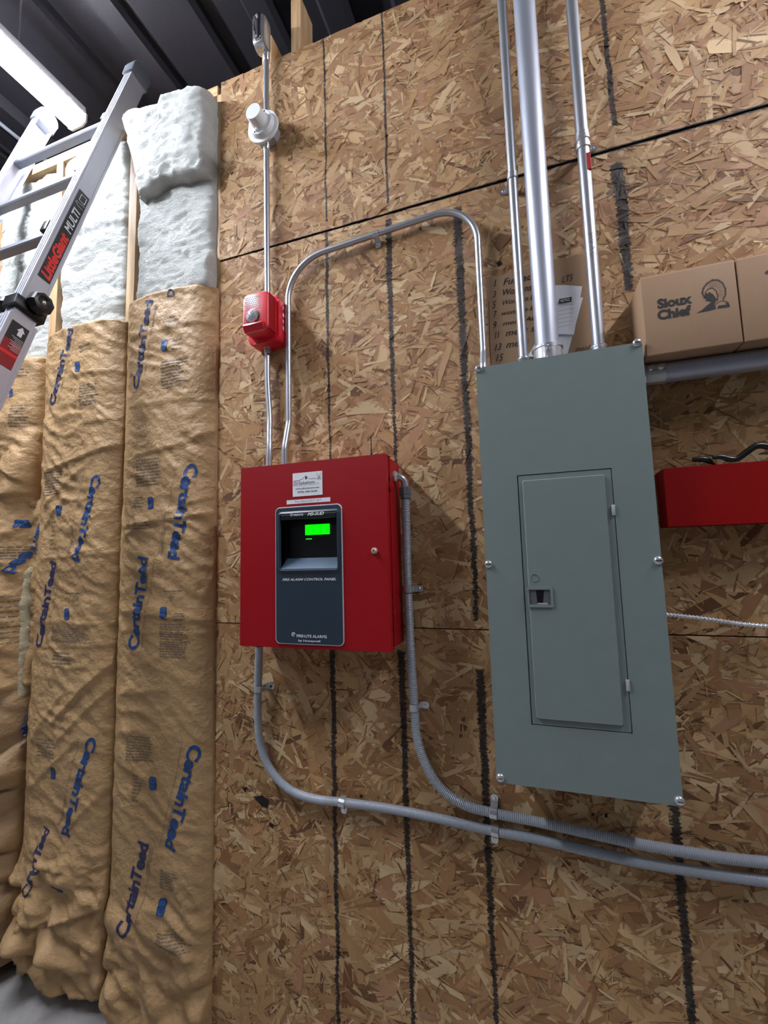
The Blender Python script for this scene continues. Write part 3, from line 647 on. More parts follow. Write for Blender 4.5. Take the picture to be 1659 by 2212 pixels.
def one_hole_strap(c, r, tabdir, along, label, wallY=0.0, yc=None):
    """c: conduit axis point; tabdir: direction of the fixing tab on the wall; along: conduit direction"""
    c = V3(c); a = V3(along).normalized(); t = V3(tabdir); t = (t - a * t.dot(a)).normalized(); n = V3((0, -1, 0)); hw = .0085; th = .0016
    e = empty('pipe_strap', (c.x, wallY, c.z), label, 'pipe strap', 'one-hole straps on the conduits')
    prof = []; R0 = r + .0004
    base = abs(c.y - wallY) - .001
    for k in range(13):
        an = pi * k / 12; prof.append((-cos(an) * R0, sin(an) * R0))     # (along t, along n)
    prof = [(-R0, -base * .6)] + prof + [(R0, -base + th + .001)]
    o = []
    for i, (u, v) in enumerate(prof):
        p0 = prof[max(i - 1, 0)]; p1 = prof[min(i + 1, len(prof) - 1)]; d = V3((p1[0] - p0[0], p1[1] - p0[1], 0)).normalized()
        o.append((u - d.y * th, v + d.x * th))
    vs = []; fs = []
    for s_ in (-hw, hw):
        for (u, v) in prof + o[::-1]: vs.append(c + t * u + n * v + a * s_)
    m = len(prof) * 2
    for k in range(m): k2 = (k + 1) % m; fs.append((k, k2, m + k2, m + k))
    for s0 in (0, m):
        for k in range(len(prof) - 1): fs.append((s0 + k, s0 + k + 1, s0 + m - 2 - k, s0 + m - 1 - k))
    MB().add(vs, fs).build('band', M['zinc'], e, .5)
    w0 = V3((c.x, wallY, c.z)) + n * .0042
    q = [(R0, -hw), (R0 + .020, -hw), (R0 + .024, -hw * .5), (R0 + .024, hw * .5), (R0 + .020, hw), (R0, hw)]
    vs = [w0 + t * u + a * s_ + n * k for k in (0, th) for u, s_ in q]; m = len(q)
    fs = [tuple(range(m)), tuple(range(m, 2 * m))[::-1]] + [(k, (k + 1) % m, m + (k + 1) % m, m + k) for k in range(m)]
    tb = MB().add(vs, fs).build('tab', M['zinc'], e)
    MB().lathe(w0 + t * (R0 + .013) + n * th, n, [(0, .0042), (.0008, .0042), (.002, .0028)], 14).build('screw', M['black'] if 'hole' in label else M['zinc'], tb, True)
    return e
GC = 'thin steel conduits on the wall'
# --- left run: conduit body, detector, horn strobe
xl = -.757; yl = -.022
def emt(name, path, r, label, group=None, m='emt', seg=22):
    e = empty(name, path[-1], label, 'conduit', group)
    MB().tube(path, r, seg).build('pipe', M[m], e, True); return e
e = emt('conduit', [V3((xl - .003, yl, 3.125)), V3((xl - .003, yl, 2.875))], R12, 'short steel conduit between the metal box at the wall top and the white detector')
e = emt('conduit', [V3((xl - .003, yl, 2.795)), V3((xl, yl, 2.22))], R12, 'steel conduit running down from the white detector to the red horn strobe')
xm1 = P(582, 850, yl).x; xe1 = P(580.5, 990, -.048).x
pa = spline([(xl, yl, 2.10), (xl, yl, 1.97), (xm1, yl, 1.86), ((xm1 + xe1) / 2, yl - .012, 1.80), (xe1, yl - .023, 1.75), (xe1, yl - .026, 1.70), (xe1, yl - .026, 1.677)], 10)
pa = [V3(q) for q in pa]
e = emt('conduit', pa, R12, 'steel conduit with a slight offset bend from the red horn strobe into the red panel')
# conduit body above
cb = empty('junction_box', (xl - .01, -.02, 3.10), 'shiny narrow metal box poking above the top of the boards', 'junction box')
MB().prism(rrect(-.060, -.010, 3.128, 3.245, .018, 5), 'x', -.788, -.752, .003).build('body', M['zinc'], cb, True)
MB().prism(rrect(-.056, -.014, 3.134, 3.240, .015, 5), 'x', -.7515, -.7485, .001).build('side_plate', M['emt'], cb, True)
MB().prism(rrect(-.784, -.757, 3.140, 3.238, .010, 5), 'y', -.0635, -.0605, .001).build('cover', M['chrome'], cb, True)
for zz in (3.150, 3.228): MB().lathe((-.770, -.0635, zz), (0, -1, 0), [(0, .004), (.0015, .004), (.0025, .003)], 12).build('screw', M['zinc'], cb, True)
collar(xl - .003, yl, 3.100, R12, .030, cb, 'compression_nut')
# white detector on a round box
dz = 2.832; dx = -.759
dt = empty('heat_detector', (dx, -.03, dz), 'white round detector with a stubby cylinder, on the left conduit', 'detector')
MB().lathe((dx, -.003, dz), (0, -1, 0), [(0, .040), (.002, .043), (.034, .043), (.036, .040)], 8).build('mounting_box', M['emt2'], dt, .5)
MB().lathe((dx, -.036, dz), (0, -1, 0), [(0, .053), (.002, .056), (.010, .056), (.012, .052), (.012, .046), (.024, .044), (.027, .041)], 48).build('base', M['white'], dt, True)
MB().lathe((dx, -.063, dz), (0, -1, 0), [(0, .034), (.003, .0285), (.034, .0270), (.0365, .0260)], 40).build('cap', M['white'], dt, True)
for an in (60, 240):
    MB().lathe((dx + .036 * cos(radians(an)), -.0625, dz + .036 * sin(radians(an))), (0, -1, 0), [(0, .003), (.001, .003)], 10).build('screw_hole', M['black'], dt)
for a in ((1, 0), ):
    MB().prism([(dx - .012, -.0625), (dx - .004, -.0625), (dx - .006, -.073), (dx - .010, -.073)], 'z', dz - .034, dz - .029).build('rib', M['white'], dt)
collar(xl - .003, yl, 2.768, R12, .024, dt, 'connector'); collar(xl - .003, yl, 2.874, R12, .020, dt, 'connector')
# red horn strobe
hs = empty('horn_strobe', (-.748, 0, 2.08), 'red fire horn strobe with a clear flash lens, on the left conduit', 'fire alarm')
MB().prism(rrect(-.803, -.694, 2.080, 2.226, .016, 6), 'y', -.058, -.002, .007).build('back_box', M['redp'], hs, True)
MB().prism(rrect(-.790, -.702, 2.094, 2.216, .013, 6), 'y', -.101, -.055, .004).build('face', M['redp'], hs, True)
gr = MB()
for i in range(9):
    for j in range(7):
        xx = -.782 + i * .0062 + (j % 2) * .0031; zz = 2.168 + j * .0062
        if zz < 2.212 and xx < -.728 and (xx + .757) ** 2 + (zz - 2.143) ** 2 > .026 ** 2: gr.lathe((xx, -.1012, zz), (0, -1, 0), [(0, .0021), (.0004, .0021)], 8)
gr.build('grille', M['black'], hs)
MB().lathe((-.757, -.100, 2.143), (0, -1, 0), [(0, .0245), (.002, .0245), (.0025, .022)], 36).build('lens_seat', M['black'], hs, True)
lens = MB().lathe((-.757, -.1022, 2.143), (0, -1, 0), [(0, .020), (.004, .019), (.009, .013), (.012, .006), (.0125, .002)], 10).build('lens', M['lens'], hs, .3)
for k in range(5):
    an = 2 * pi * k / 5 + .3; MB().box(-.0025, .0025, -.003, .0, .004, .016, .0005, M=Matrix.Translation((-.757, -.107, 2.143)) @ Matrix.Rotation(an, 4, 'Y')).build('reflector', M['chrome'], lens)
MB().prism([(-.100, 2.120), (-.112, 2.117), (-.113, 2.112), (-.100, 2.094)], 'x', -.784, -.716, .001).build('lip', M['redp'], hs, True)
MB().box(-.708, -.7015, -.098, -.062, 2.098, 2.212, .001).build('side_channel', M['red'], hs)
tx = MB()
for k, ch in enumerate('FIRE'):
    z = 2.188 - k * .0215; put_text(tx, ch, (-.6936, -.036, z), (0, .009, 0), (0, 0, .011), bold=.01, n=V3((1, 0, 0)), off=.0007)
tx.build('lettering', M['whiteink'], hs)
collar(xl, yl, 2.062, R12, .020, hs, 'connector')

# --- looped conduit
yl2 = -.020
lp = fillet([(-.692, -.046, 1.61), (-.692, -.046, 1.745), (-.684, yl2, 1.84), (-.684, yl2, 2.345), (-.088, yl2, 2.375), (-.089, yl2, 1.93), (-.094, -.055, 1.90), (-.094, -.055, 1.86)], [.03, .05, .13, .105, .02, .02])
LO = V3((-.684, yl2, 2.305))
q = P(622, 640, yl2); q2 = P(812, 506, yl2); q3 = P(935, 465, yl2); q4 = P(1037, 620, yl2)
zl = q3.z - .0; zs = (q3.z - q2.z) / (q3.x - q2.x)
A0 = V3((q.x, yl2, q2.z + (q.x - q2.x) * zs)); B0 = V3((q4.x, yl2, q2.z + (q4.x - q2.x) * zs))
xe2 = P(614.5, 990, -.046).x
lp = fillet([(xe2, -.046, 1.677), (xe2, -.046, 1.745), (q.x, yl2, 1.83), A0, B0, (q4.x, yl2, 1.95), (q4.x, -.050, 1.90), (q4.x, -.055, 1.865)], [.05, .05, .135, .11, .05, .02])
lpe = emt('conduit', lp, R12, 'looped steel conduit arching from the red panel over to the grey panel', None)
one_hole_strap((q2.x, yl2, q2.z), R12, (0, 0, -1), (1, 0, zs), 'steel strap at the top of the looped conduit')

# --- right verticals
yv = -.046
def vert(pxs, r, y, zb, zt, label, name='conduit', m='emt'):
    xs = [P(a, b, y).x for a, b in pxs]; x = sum(xs) / len(xs); return x, emt(name, [V3((x, y, zt)), V3((x, y, zb))], r, label, None, m)
x1_, c1 = vert([(1090, 100), (1120, 600)], R34, yv, 1.868, ZT + .35, 'thin tall steel conduit entering the grey panel, left of the thick one')
x2_, c2 = vert([(1142, 150), (1172, 600)], R2, yv - .004, 1.868, ZT + .35, 'thickest tall steel conduit entering the top of the grey panel', m='emt2')
x3_, c3 = vert([(1243, 150), (1285, 600)], R1, yv, 1.868, ZT + .35, 'medium steel conduit entering the grey panel, right of the thick one')
collar(x1_, yv, 1.869, R34, .034, c1, 'connector', 1); collar(x2_, yv - .004, 1.869, R2, .050, c2, 'connector', 2); collar(x3_, yv, 1.869, R1, .034, c3, 'connector', 1, sdir=(.3, -.95, 0))
zc = P(1265, 300, yv - .015).z; MB().lathe((x3_, yv, zc - .016), (0, 0, 1), [(0, R1), (.001, R1 * 1.18), (.010, R1 * 1.22), (.012, R1 * 1.08), (.020, R1 * 1.08), (.022, R1 * 1.22), (.031, R1 * 1.18), (.032, R1)], 30).build('coupling', M['zinc'], c3, True)
zk = P(1270, 345, yv - .015).z
MB().box(x3_ + .004, x3_ + .013, yv - R1 - .0002, yv - R1 * .55, zk - .025, zk + .02, .0005).build('red_marker_smear', M['mark'], c3)
tx = MB(); zh = P(1288, 520, yv - .015).z
for k, ch in enumerate('HVAC'):
    put_text(tx, ch, (x3_ - .006, yv - R1, zh + .022 - k * .0165), (.0015, 0, -.0115), (.0125, 0, .0015), bold=-.01, off=.0012)
tx.build('handwriting', M['greyink'], c3)
zs1 = P(1105, 383, yv).z
one_hole_strap((x1_, yv, zs1), R34, (-1, 0, 0), (0, 0, 1), 'steel strap on the thin tall conduit at the upper joint')
zs3 = P(1285, 322, -.01).z
one_hole_strap((x3_, yv, zs3 + .008), R1, (1, 0, 0), (0, 0, 1), 'steel strap on the medium tall conduit at the upper joint')

# --- horizontal pipe right of the panel
zp = 1.812; yp = -.055; rp = .0225
hp = empty('conduit', (.262, yp, zp), 'thick horizontal pipe leaving the right side of the grey panel under the cartons', 'conduit')
MB().tube([(.262, yp, zp), (1.5, yp, zp)], rp, 30).build('pipe', M['emt2'], hp, True)
cn = MB().lathe((.262, yp, zp), (1, 0, 0), [(0, rp), (.001, rp * 1.2), (.006, rp * 1.22), (.008, rp * 1.08), (.046, rp * 1.08), (.047, rp)], 30).build('connector', M['zinc'], hp, True)
for xx in (.277, .298): MB().lathe((xx, yp - rp * 1.02, zp + .006), (0, -1, .2), [(0, .006), (.004, .006), (.0055, .0045)], 14).build('screw', M['zinc'], cn, True)
stv = []; 
for an in (-62, -48, -34, -22): stv += [(.270, yp - cos(radians(an)) * (rp * 1.1), zp + sin(radians(an)) * (rp * 1.1)), (.308, yp - cos(radians(an)) * (rp * 1.1), zp + sin(radians(an)) * (rp * 1.1))]
MB().add(stv, [(0, 1, 3, 2), (2, 3, 5, 4), (4, 5, 7, 6)]).build('sticker', M['sticker'], hp)

# --- armoured cable
pts = [P(a, b, -.03) for a, b in ((1430, 1327), (1500, 1334), (1560, 1342), (1610, 1349), (1680, 1354), (1760, 1356))] + [V3((.75, -.02, 1.24))]
pt = resample(spline(pts, 20), .0008)
ca = empty('armoured_cable', pt[0], 'thin shiny armoured cable leaving the right side of the grey panel', 'cable')
MB().tube(pt, .005, 14, rf=lambda i: .0046 + .0011 * sin(i * 2 * pi / 9)).build('spiral_jacket', M['foil'], ca, True)

# --- grey flexible conduits
RL = .0110
def flex(name, pix, label, ys, start=None, rib=.0006, end=None):
    pts = ([V3(start)] if start else []) + [P(a, b, y) for (a, b), y in zip(pix, ys)] + ([V3(end)] if end else [])
    pt = resample(spline(pts, 16), .0011)
    e = empty(name, pt[-1], label, 'conduit', None)
    MB().tube(pt, RL, 20, rf=lambda i: RL + rib * sin(i * 2 * pi / 4.0)).build('jacket', M['liq'], e, True); return e
pixA = [(876, 1075), (878, 1150), (881, 1270), (887, 1400), (895, 1527), (900, 1590), (918, 1648), (950, 1700), (1000, 1737), (1065, 1756), (1150, 1773), (1250, 1795), (1380, 1823), (1490, 1842), (1580, 1855), (1659, 1863), (1740, 1868)]
yA = [-.040, -.035, -.030, -.028, -.026, -.026, -.026, -.024, -.022, -.020, -.020, -.022, -.024, -.024, -.022, -.020, -.020]
fa = flex('flexible_conduit', pixA, 'grey ribbed conduit from the elbow beside the red panel, upper of two low runs', yA, end=(.80, -.02, .74))
pixB = [(560, 1395), (558, 1470), (557, 1540), (562, 1605), (583, 1660), (622, 1703), (675, 1725), (740, 1733), (830, 1745), (920, 1762), (1000, 1780), (1068, 1795), (1150, 1810), (1250, 1833), (1380, 1862), (1490, 1880), (1580, 1893), (1659, 1903), (1740, 1910)]
yB = [-.050, -.034, -.026, -.024, -.022, -.020, -.018, -.018, -.018, -.018, -.018, -.018, -.018, -.018, -.018, -.018, -.018, -.018, -.018]
fb = flex('flexible_conduit', pixB, 'grey smooth conduit from under the red panel, the lower of the two low runs', yB, end=(.80, -.018, .705), rib=.00022)
def strap_px(px, y, tab, al, label): c = P(px[0], px[1], y); return one_hole_strap(c, RL + .0005, tab, al, label)
strap_px((881, 1273), -.030, (1, 0, 0), (0, 0, 1), 'steel strap on the grey conduit beside the red panel')
strap_px((894, 1527), -.026, (1, 0, 0), (0, 0, 1), 'steel strap on the grey conduit, next below the red panel on its right run')
strap_px((558, 1487), -.033, (1, 0, 0), (0, 0, 1), 'steel strap with a dark hole, below the left corner of the red panel')
strap_px((740, 1733), -.018, (.25, 0, -1), (1, 0, -.08), 'steel strap on the lower grey conduit after its bend')
strap_px((1066, 1756), -.020, (0, 0, 1), (1, 0, -.1), 'upper of the two steel straps on the low grey runs')
strap_px((1069, 1795), -.018, (0, 0, -1), (1, 0, -.1), 'lower of the two steel straps on the low grey runs')

# ------------------------------------------------------------------ fire alarm control panel
fy = -.127
TL = P(520, 1013, fy); TR = P(832, 979, fy); BL = P(519, 1394, fy); BRc = P(846, 1410, fy)
ax0, ax1 = (TL.x + BL.x) / 2, (TR.x + BRc.x) / 2; az0, az1 = (BL.z + BRc.z) / 2, (TL.z + TR.z) / 2
fp = empty('alarm_control_panel', ((ax0 + ax1) / 2, 0, az0), 'red fire alarm control panel with a green lit display', 'alarm panel')
MB().box(ax0 + .003, ax1 - .002, -.088, -.0028, az0 + .004, az1 - .003, .002).build('cabinet', M['red'], fp, .5)
o1 = P(596, 1097, fy); o2 = P(739, 1087, fy); o3 = P(596, 1390, fy); o4 = P(744, 1396, fy)
bx0, bx1, bz0, bz1 = (o1.x + o3.x) / 2, (o2.x + o4.x) / 2, (o3.z + o4.z) / 2, (o1.z + o2.z) / 2
r1 = P(606, 1113, fy - .004); r2 = P(728, 1105, fy - .004); r3 = P(606, 1228, fy - .004); r4 = P(730, 1231, fy - .004)
rx0, rx1, rz0, rz1 = (r1.x + r3.x) / 2, (r2.x + r4.x) / 2, (r3.z + r4.z) / 2, (r1.z + r2.z) / 2
dr = MB(); NN = 6
dr.ring(rrect(ax0, ax1, az0, az1, .0025, NN), rrect(rx0, rx1, rz0, rz1, .004, NN), fy, -.109)
dr.box(ax0, ax0 + .002, fy + .001, -.086, az0, az1).box(ax0, ax1, fy + .001, -.086, az1 - .002, az1).box(ax0, ax1, fy + .001, -.086, az0, az0 + .002)
door = dr.build('door', M['red'], fp)
hin = MB()
for zz in (az1 + .0005, az0 - .0005):
    k = ax0 + .006
    while k < ax1 - .01: hin.box(k, k + .003, fy + .003, fy + .012, zz - .001, zz + .001); k += .0065
hin.build('perforated_hem', M['red'], door)
# bezel
outl = MB().ring(rrect(bx0, bx1, bz0, bz1, .014, NN), rrect(rx0 - .002, rx1 + .002, rz0 - .002, rz1 + .002, .008, NN), fy - .0016, fy).build('white_border', M['whiteink'], fp)
bez = MB()
oo = rrect(bx0 + .0028, bx1 - .0028, bz0 + .0028, bz1 - .0028, .0115, NN); o5 = rrect(rx0 - .010, rx1 + .010, rz0 - .010, rz1 + .008, .012, NN); ii = rrect(rx0, rx1, rz0, rz1, .006, NN)
bez.ring(oo, o5, fy - .004, fy - .0005)
n = len(o5)      # raised lip round the window
vs = [(x, fy - .004, z) for x, z in o5] + [(x, fy - .0085, z) for x, z in rrect(rx0 - .003, rx1 + .003, rz0 - .003, rz1 + .003, .008, NN)] + [(x, fy - .0075, z) for x, z in ii] + [(x, fy + .016, z) for x, z in ii]
bez.add(vs, [(k * n + i, k * n + (i + 1) % n, (k + 1) * n + (i + 1) % n, (k + 1) * n + i) for k in range(3) for i in range(n)])
bz = bez.build('bezel', M['slate'], fp, .6)
h0 = rz1 - rz0
MB().box(rx0 - .002, rx1 + .002, fy + .030, fy + .034, rz0, rz1 + .004).build('display_board', M['black'], bz)
MB().add([(rx0, fy + .001, rz1), (rx1, fy + .001, rz1), (rx1, fy + .030, rz1), (rx0, fy + .030, rz1), (rx0, fy + .001, rz0), (rx0, fy + .030, rz0), (rx1, fy + .001, rz0), (rx1, fy + .030, rz0)],
         [(0, 1, 2, 3), (0, 3, 5, 4), (1, 6, 7, 2)]).build('recess_walls', M['black'], bz)
MB().add([(rx0 + .001, fy - .006, rz0 + .002), (rx1 - .001, fy - .006, rz0 + .002), (rx1 - .001, fy + .030, rz0 + h0 * .20), (rx0 + .001, fy + .030, rz0 + h0 * .20), (rx0 + .001, fy - .006, rz0), (rx1 - .001, fy - .006, rz0)],
         [(0, 1, 2, 3), (4, 5, 1, 0)]).build('sill', mat('sill_plastic', (84, 102, 124), 0.4), bz)
MB().box(rx0 + .002, rx1 - .002, fy - .0075, fy - .002, rz1 - h0 * .10, rz1 - .001, .001).build('name_strip', M['black'], bz)
yd = fy + .0295
l1 = P(659.5, 1134, yd); l2 = P(712, 1133, yd); l3 = P(660, 1156, yd); l4 = P(712.5, 1153, yd)
MB().box(l1.x, l2.x, yd - .001, yd + .001, l3.z, l1.z).build('screen', M['lcd'], bz)
q5 = P(661, 1164.5, yd); q6 = P(673.5, 1163.5, yd); MB().box(q5.x, q6.x, yd - .0008, yd + .001, q5.z - .0012, q5.z + .0012).build('indicator_light', M['led'], bz)
tx = MB(); YB = fy - .0045
def tpx(mb, body, p0, p1, hpx, Y, bold=0.0, shear=0.0, k=.00108):
    a = P(p0[0], p0[1], Y); b = P(p1[0], p1[1], Y); zc_ = (a.z + b.z) / 2; h = hpx * k
    put_text(mb, body, (a.x, Y, zc_ - h / 2), (b.x - a.x, 0, 0), (0, 0, h), bold=bold, shear=shear, off=.0004)
tpx(tx, 'FIRE ALARM CONTROL PANEL', (610, 1252), (726, 1251), 6, YB, .015, .35)
tpx(tx, 'FIRE\u2022LITE ALARMS', (641, 1374), (706, 1375), 7, YB, .01); tpx(tx, 'by Honeywell', (645, 1384), (692, 1386), 6.5, YB, .012)
YS = fy - .0078
tpx(tx, 'MS-5UD', (664, 1110.5), (700, 1108.5), 8, YS, .03, .4); tpx(tx, 'FIRE\u2022LITE', (634, 1112.5), (655, 1111.5), 5, YS, .02)
def emblem(mb, px, r, Y):
    c = P(px[0], px[1], Y); n = 20; vs = []; fs = []
    for k in range(n):
        an = 2 * pi * k / n
        for q in (1, .72): vs.append((c.x + r * q * cos(an), Y - .0004, c.z + r * q * sin(an)))
    for k in range(n - 3): fs.append((2 * k, 2 * k + 2, 2 * k + 3, 2 * k + 1))
    mb.add(vs, fs); stroke(mb, [c + V3((-.5 * r, 0, -.35 * r)), c + V3((-.1 * r, 0, .35 * r)), c + V3((.1 * r, 0, -.2 * r)), c + V3((.5 * r, 0, .35 * r))], r * .3, .0004)
emblem(tx, (630, 1112), .0040, YS); emblem(tx, (634, 1370), .0055, YB)
tx.build('white_print', M['whiteink'], bz)
# stickers
sx0 = P(632.5, 1047, fy).x; sx1 = P(696.5, 1044, fy).x; sz0 = (P(633, 1073, fy).z + P(697, 1069, fy).z) / 2; sz1 = (P(632, 1022, fy).z + P(697, 1018, fy).z) / 2
st = MB().prism(rrect(sx0, sx1, sz0, sz1, .0008, 2), 'y', fy - .0008, fy - .0001).build('installer_sticker', M['paper'], fp)
SW, SH = sx1 - sx0, sz1 - sz0; Ys = fy - .0008
S = lambda u, v: V3((sx0 + SW * u, Ys, sz0 + SH * v))
t1, t2, t3 = MB(), MB(), MB()
put_text(t1, 'Dir', S(.03, .50), (SW * .17, 0, 0), (0, 0, SH * .14), off=.0004); put_text(t2, 'Solutions', S(.21, .50), (SW * .54, 0, 0), (0, 0, SH * .14), bold=.0, off=.0004)
put_text(t3, 'LLC', S(.79, .50), (SW * .10, 0, 0), (0, 0, SH * .04), off=.0004)
put_text(t3, 'CREATING THE CONNECTION', S(.04, .44), (SW * .86, 0, 0), (0, 0, SH * .035), off=.0004)
put_text(t2, 'www.dirsolutions.net', S(.10, .295), (SW * .80, 0, 0), (0, 0, SH * .07), shear=.3, bold=.01, off=.0004)
put_text(t2, '(570) 540-3634', S(.17, .12), (SW * .66, 0, 0), (0, 0, SH * .10), bold=.01, off=.0004)
stroke(t2, [S(.03, .67), S(.22, .68), S(.31, .72), S(.38, .78), S(.44, .85)], .0009, .0004)
stroke(t2, [S(.46, .87), S(.52, .78), S(.58, .71), S(.80, .705)], .0009, .0004)
t2.add([S(.44, .86) + V3((0, -.0004, 0)), S(.43, .72) + V3((0, -.0004, 0)), S(.48, .70) + V3((0, -.0004, 0)), S(.50, .78) + V3((0, -.0004, 0))], [(0, 1, 2, 3)])
for a, b in (((.83, .64), (.89, .84)), ((.95, .64), (.89, .84)), ((.85, .70), (.94, .70)), ((.86, .76), (.93, .76)), ((.84, .64), (.94, .76)), ((.94, .64), (.85, .76))): stroke(t2, [S(*a), S(*b)], .0006, .0004)
for rr in (.045, .08):
    for sg in (-1, 1): stroke(t3, [S(.89 + sg * rr * cos(radians(a)) * 1.0, .88 + rr * 1.2 * sin(radians(a))) for a in (-50, -20, 20, 50)], .0006, .0004)
t1.build('red_print', M['redink'], st); t2.build('black_print', M['ink'], st); t3.build('grey_print', M['greyink'], st)
ux0 = P(619.5, 1086, fy).x; ux1 = P(713.5, 1078, fy).x; uz0 = (P(620, 1090, fy).z + P(713, 1083, fy).z) / 2; uz1 = (P(619, 1081, fy).z + P(713, 1074, fy).z) / 2
s2 = MB().box(ux0, ux1, fy - .0006, fy - .0001, uz0, uz1).build('circuit_sticker', M['paper'], fp)
tx = MB(); put_text(tx, 'Fire Alarm CKT. #15', (ux0 + (ux1 - ux0) * .20, fy - .0006, uz0 + (uz1 - uz0) * .28), ((ux1 - ux0) * .60, 0, 0), (0, 0, (uz1 - uz0) * .52), off=.0003); tx.build('grey_print', M['greyink'], s2)
lk = P(809, 1190, fy)
l_ = MB().lathe(lk, (0, -1, 0), [(0, .0085), (.002, .0085), (.004, .0072), (.007, .0066), (.008, .0055)], 28).build('lock', M['brass'], fp, True)
MB().box(lk.x - .0007, lk.x + .0007, fy - .0084, fy - .0078, lk.z - .003, lk.z + .003).build('keyhole', M['black'], l_)
an_ = P(802, 975, -.045); ab = MB().lathe((an_.x, -.045, az1 - .003), (0, 0, 1), [(0, .0045), (.020, .0045), (.030, .0026), (.042, .0015), (.078, .0012)], 12).build('antenna', M['black'], fp, True)
ko = MB()
for zz in (az1 - .055, az1 - .085, az0 + .14, az0 + .09, az0 + .05):
    for yy in (-.085, -.055): ko.lathe((ax1 - .0022, yy, zz), (1, 0, 0), [(0, .008), (.0006, .0078)], 16)
ko.build('knockouts', M['red'], fp)
# elbow fitting
el = empty('elbow_fitting', (ax1, -.05, 1.62), 'zinc elbow with a dark grey collar on the right side of the red panel', 'conduit fitting')
ze = P(855, 1028, -.06).z; xe = P(876, 1075, -.040).x; ye = -.043
pe = fillet([(ax1 - .001, ye - .010, ze), (xe, ye - .004, ze - .004), (xe, -.040, ze - .055)], [.020])
MB().tube(resample(pe, .003), .0100, 20).build('elbow', M['zinc'], el, True)
MB().lathe((ax1 - .0015, ye - .010, ze), (1, 0, 0), [(0, .0165), (.005, .0165), (.006, .014), (.009, .0125)], 6).build('lock_nut', M['zinc'], el, .3)
MB().lathe((xe, -.040, P(876, 1078, -.04).z), (0, 0, 1), [(0, .0135), (.003, .0150), (.010, .0150), (.012, .0165), (.030, .0165), (.034, .0130)], 8).build('collar', M['collar'], el, .4)
# connector under the panel
cx = P(560, 1395, -.05); MB().lathe((cx.x, -.05, az0 - .014), (0, 0, 1), [(0, .0135), (.018, .0145)], 20).build('bottom_connector', M['collar'], fp, True)
for xx, nm in ((xe1, -.048), (xe2, -.046)):
    MB().lathe((xx, nm, az1 - .004), (0, 0, 1), [(0, .0125), (.004, .0125), (.005, .0108), (.020, .0108)], 20).build('top_connector', M['zinc'], fp, True)

# ------------------------------------------------------------------ grey load centre
gy = -.112
G = [P(1028, 795, gy), P(1388, 738, gy), P(1073, 1690, gy), P(1476, 1743, gy)]
gx0, gx1, gz0, gz1 = (G[0].x + G[2].x) / 2, (G[1].x + G[3].x) / 2, (G[2].z + G[3].z) / 2, (G[0].z + G[1].z) / 2
ep = empty('breaker_panel', ((gx0 + gx1) / 2, 0, gz0), 'tall grey steel breaker panel with a closed door', 'breaker panel')
MB().box(gx0 + .012, gx1 - .012, -.103, -.003, gz0 + .012, gz1 - .010, .001).build('back_box', M['emt2'], ep)
wx0, wx1, wz0, wz1 = -.0225, .177, 1.034, 1.594       # door recess
cov = MB()
cov.ring(rrect(gx0, gx1, gz0, gz1, .003, 4), rrect(wx0, wx1, wz0, wz1, .001, 4), gy, gy + .0022)
for a in ((gx0, gx0 + .002, gz0, gz1), (gx1 - .002, gx1, gz0, gz1), (gx0, gx1, gz0, gz0 + .002), (gx0, gx1, gz1 - .002, gz1)): cov.box(a[0], a[1], gy + .001, gy + .010, a[2], a[3])
cov.box(wx0 - .002, wx1 + .002, gy + .0065, gy + .0075, wz0 - .002, wz1 + .002)
cv = cov.build('cover', M['grey'], ep)
# door: thin flange and a raised pan
dx0, dx1, dz0, dz1 = wx0 + .0022, wx1 - .0015, wz0 + .0018, wz1 - .0018
NS = 5
A_ = rrect(dx0, dx1, dz0, dz1, .0015, NS); B_ = rrect(dx0 + .0085, dx1 - .0135, dz0 + .0125, dz1 - .0115, .004, NS); C_ = rrect(dx0 + .0105, dx1 - .0155, dz0 + .0145, dz1 - .0135, .004, NS)
dm = MB(); n = len(A_); vs = [(x, gy + .005, z) for x, z in A_] + [(x, gy + .001, z) for x, z in A_] + [(x, gy + .001, z) for x, z in B_] + [(x, gy - .0045, z) for x, z in C_]
dm.add(vs, [(k * n + i, k * n + (i + 1) % n, (k + 1) * n + (i + 1) % n, (k + 1) * n + i) for k in range(3) for i in range(n)] + [tuple(range(3 * n, 4 * n))])
dd = dm.build('door', M['grey'], ep, .35)
lx = P(1160, 1291, gy); a0 = P(1138, 1268, gy - .0045); a1 = P(1196, 1312, gy - .0045)
lt = MB().ring(rrect(a0.x, a1.x, a1.z, a0.z, .002, 3), rrect(a0.x + .004, a1.x - .005, a1.z + .006, a0.z - .006, .001, 3), gy - .0075, gy - .0040).build('latch_frame', M['grey'], dd)
MB().box(a0.x + .002, a1.x - .003, gy - .0052, gy - .0040, a1.z + .004, a0.z - .004).build('latch_plate', mat('latch_grey', (92, 92, 98), .35), lt)
MB().prism([(a0.x + .019, a0.z - .007), (a0.x + .036, a0.z - .007), (a0.x + .032, a1.z + .007), (a0.x + .021, a1.z + .007)], 'y', gy - .0058, gy - .0050).build('latch_slot', M['black'], lt)
MB().box(a0.x + .021, a1.x - .012, gy - .0070, gy - .0052, a1.z + .0065, a1.z + .0095, .0003).build('latch_catch', M['alu'], lt)
kc = P(1155, 1248, gy - .0045); kk = MB().lathe(kc, (0, -1, 0), [(0, .0092), (.0010, .0090), (.0010, .0080), (0, .0078)], 32, caps=False); kk.build('knockout', M['grey'], dd)
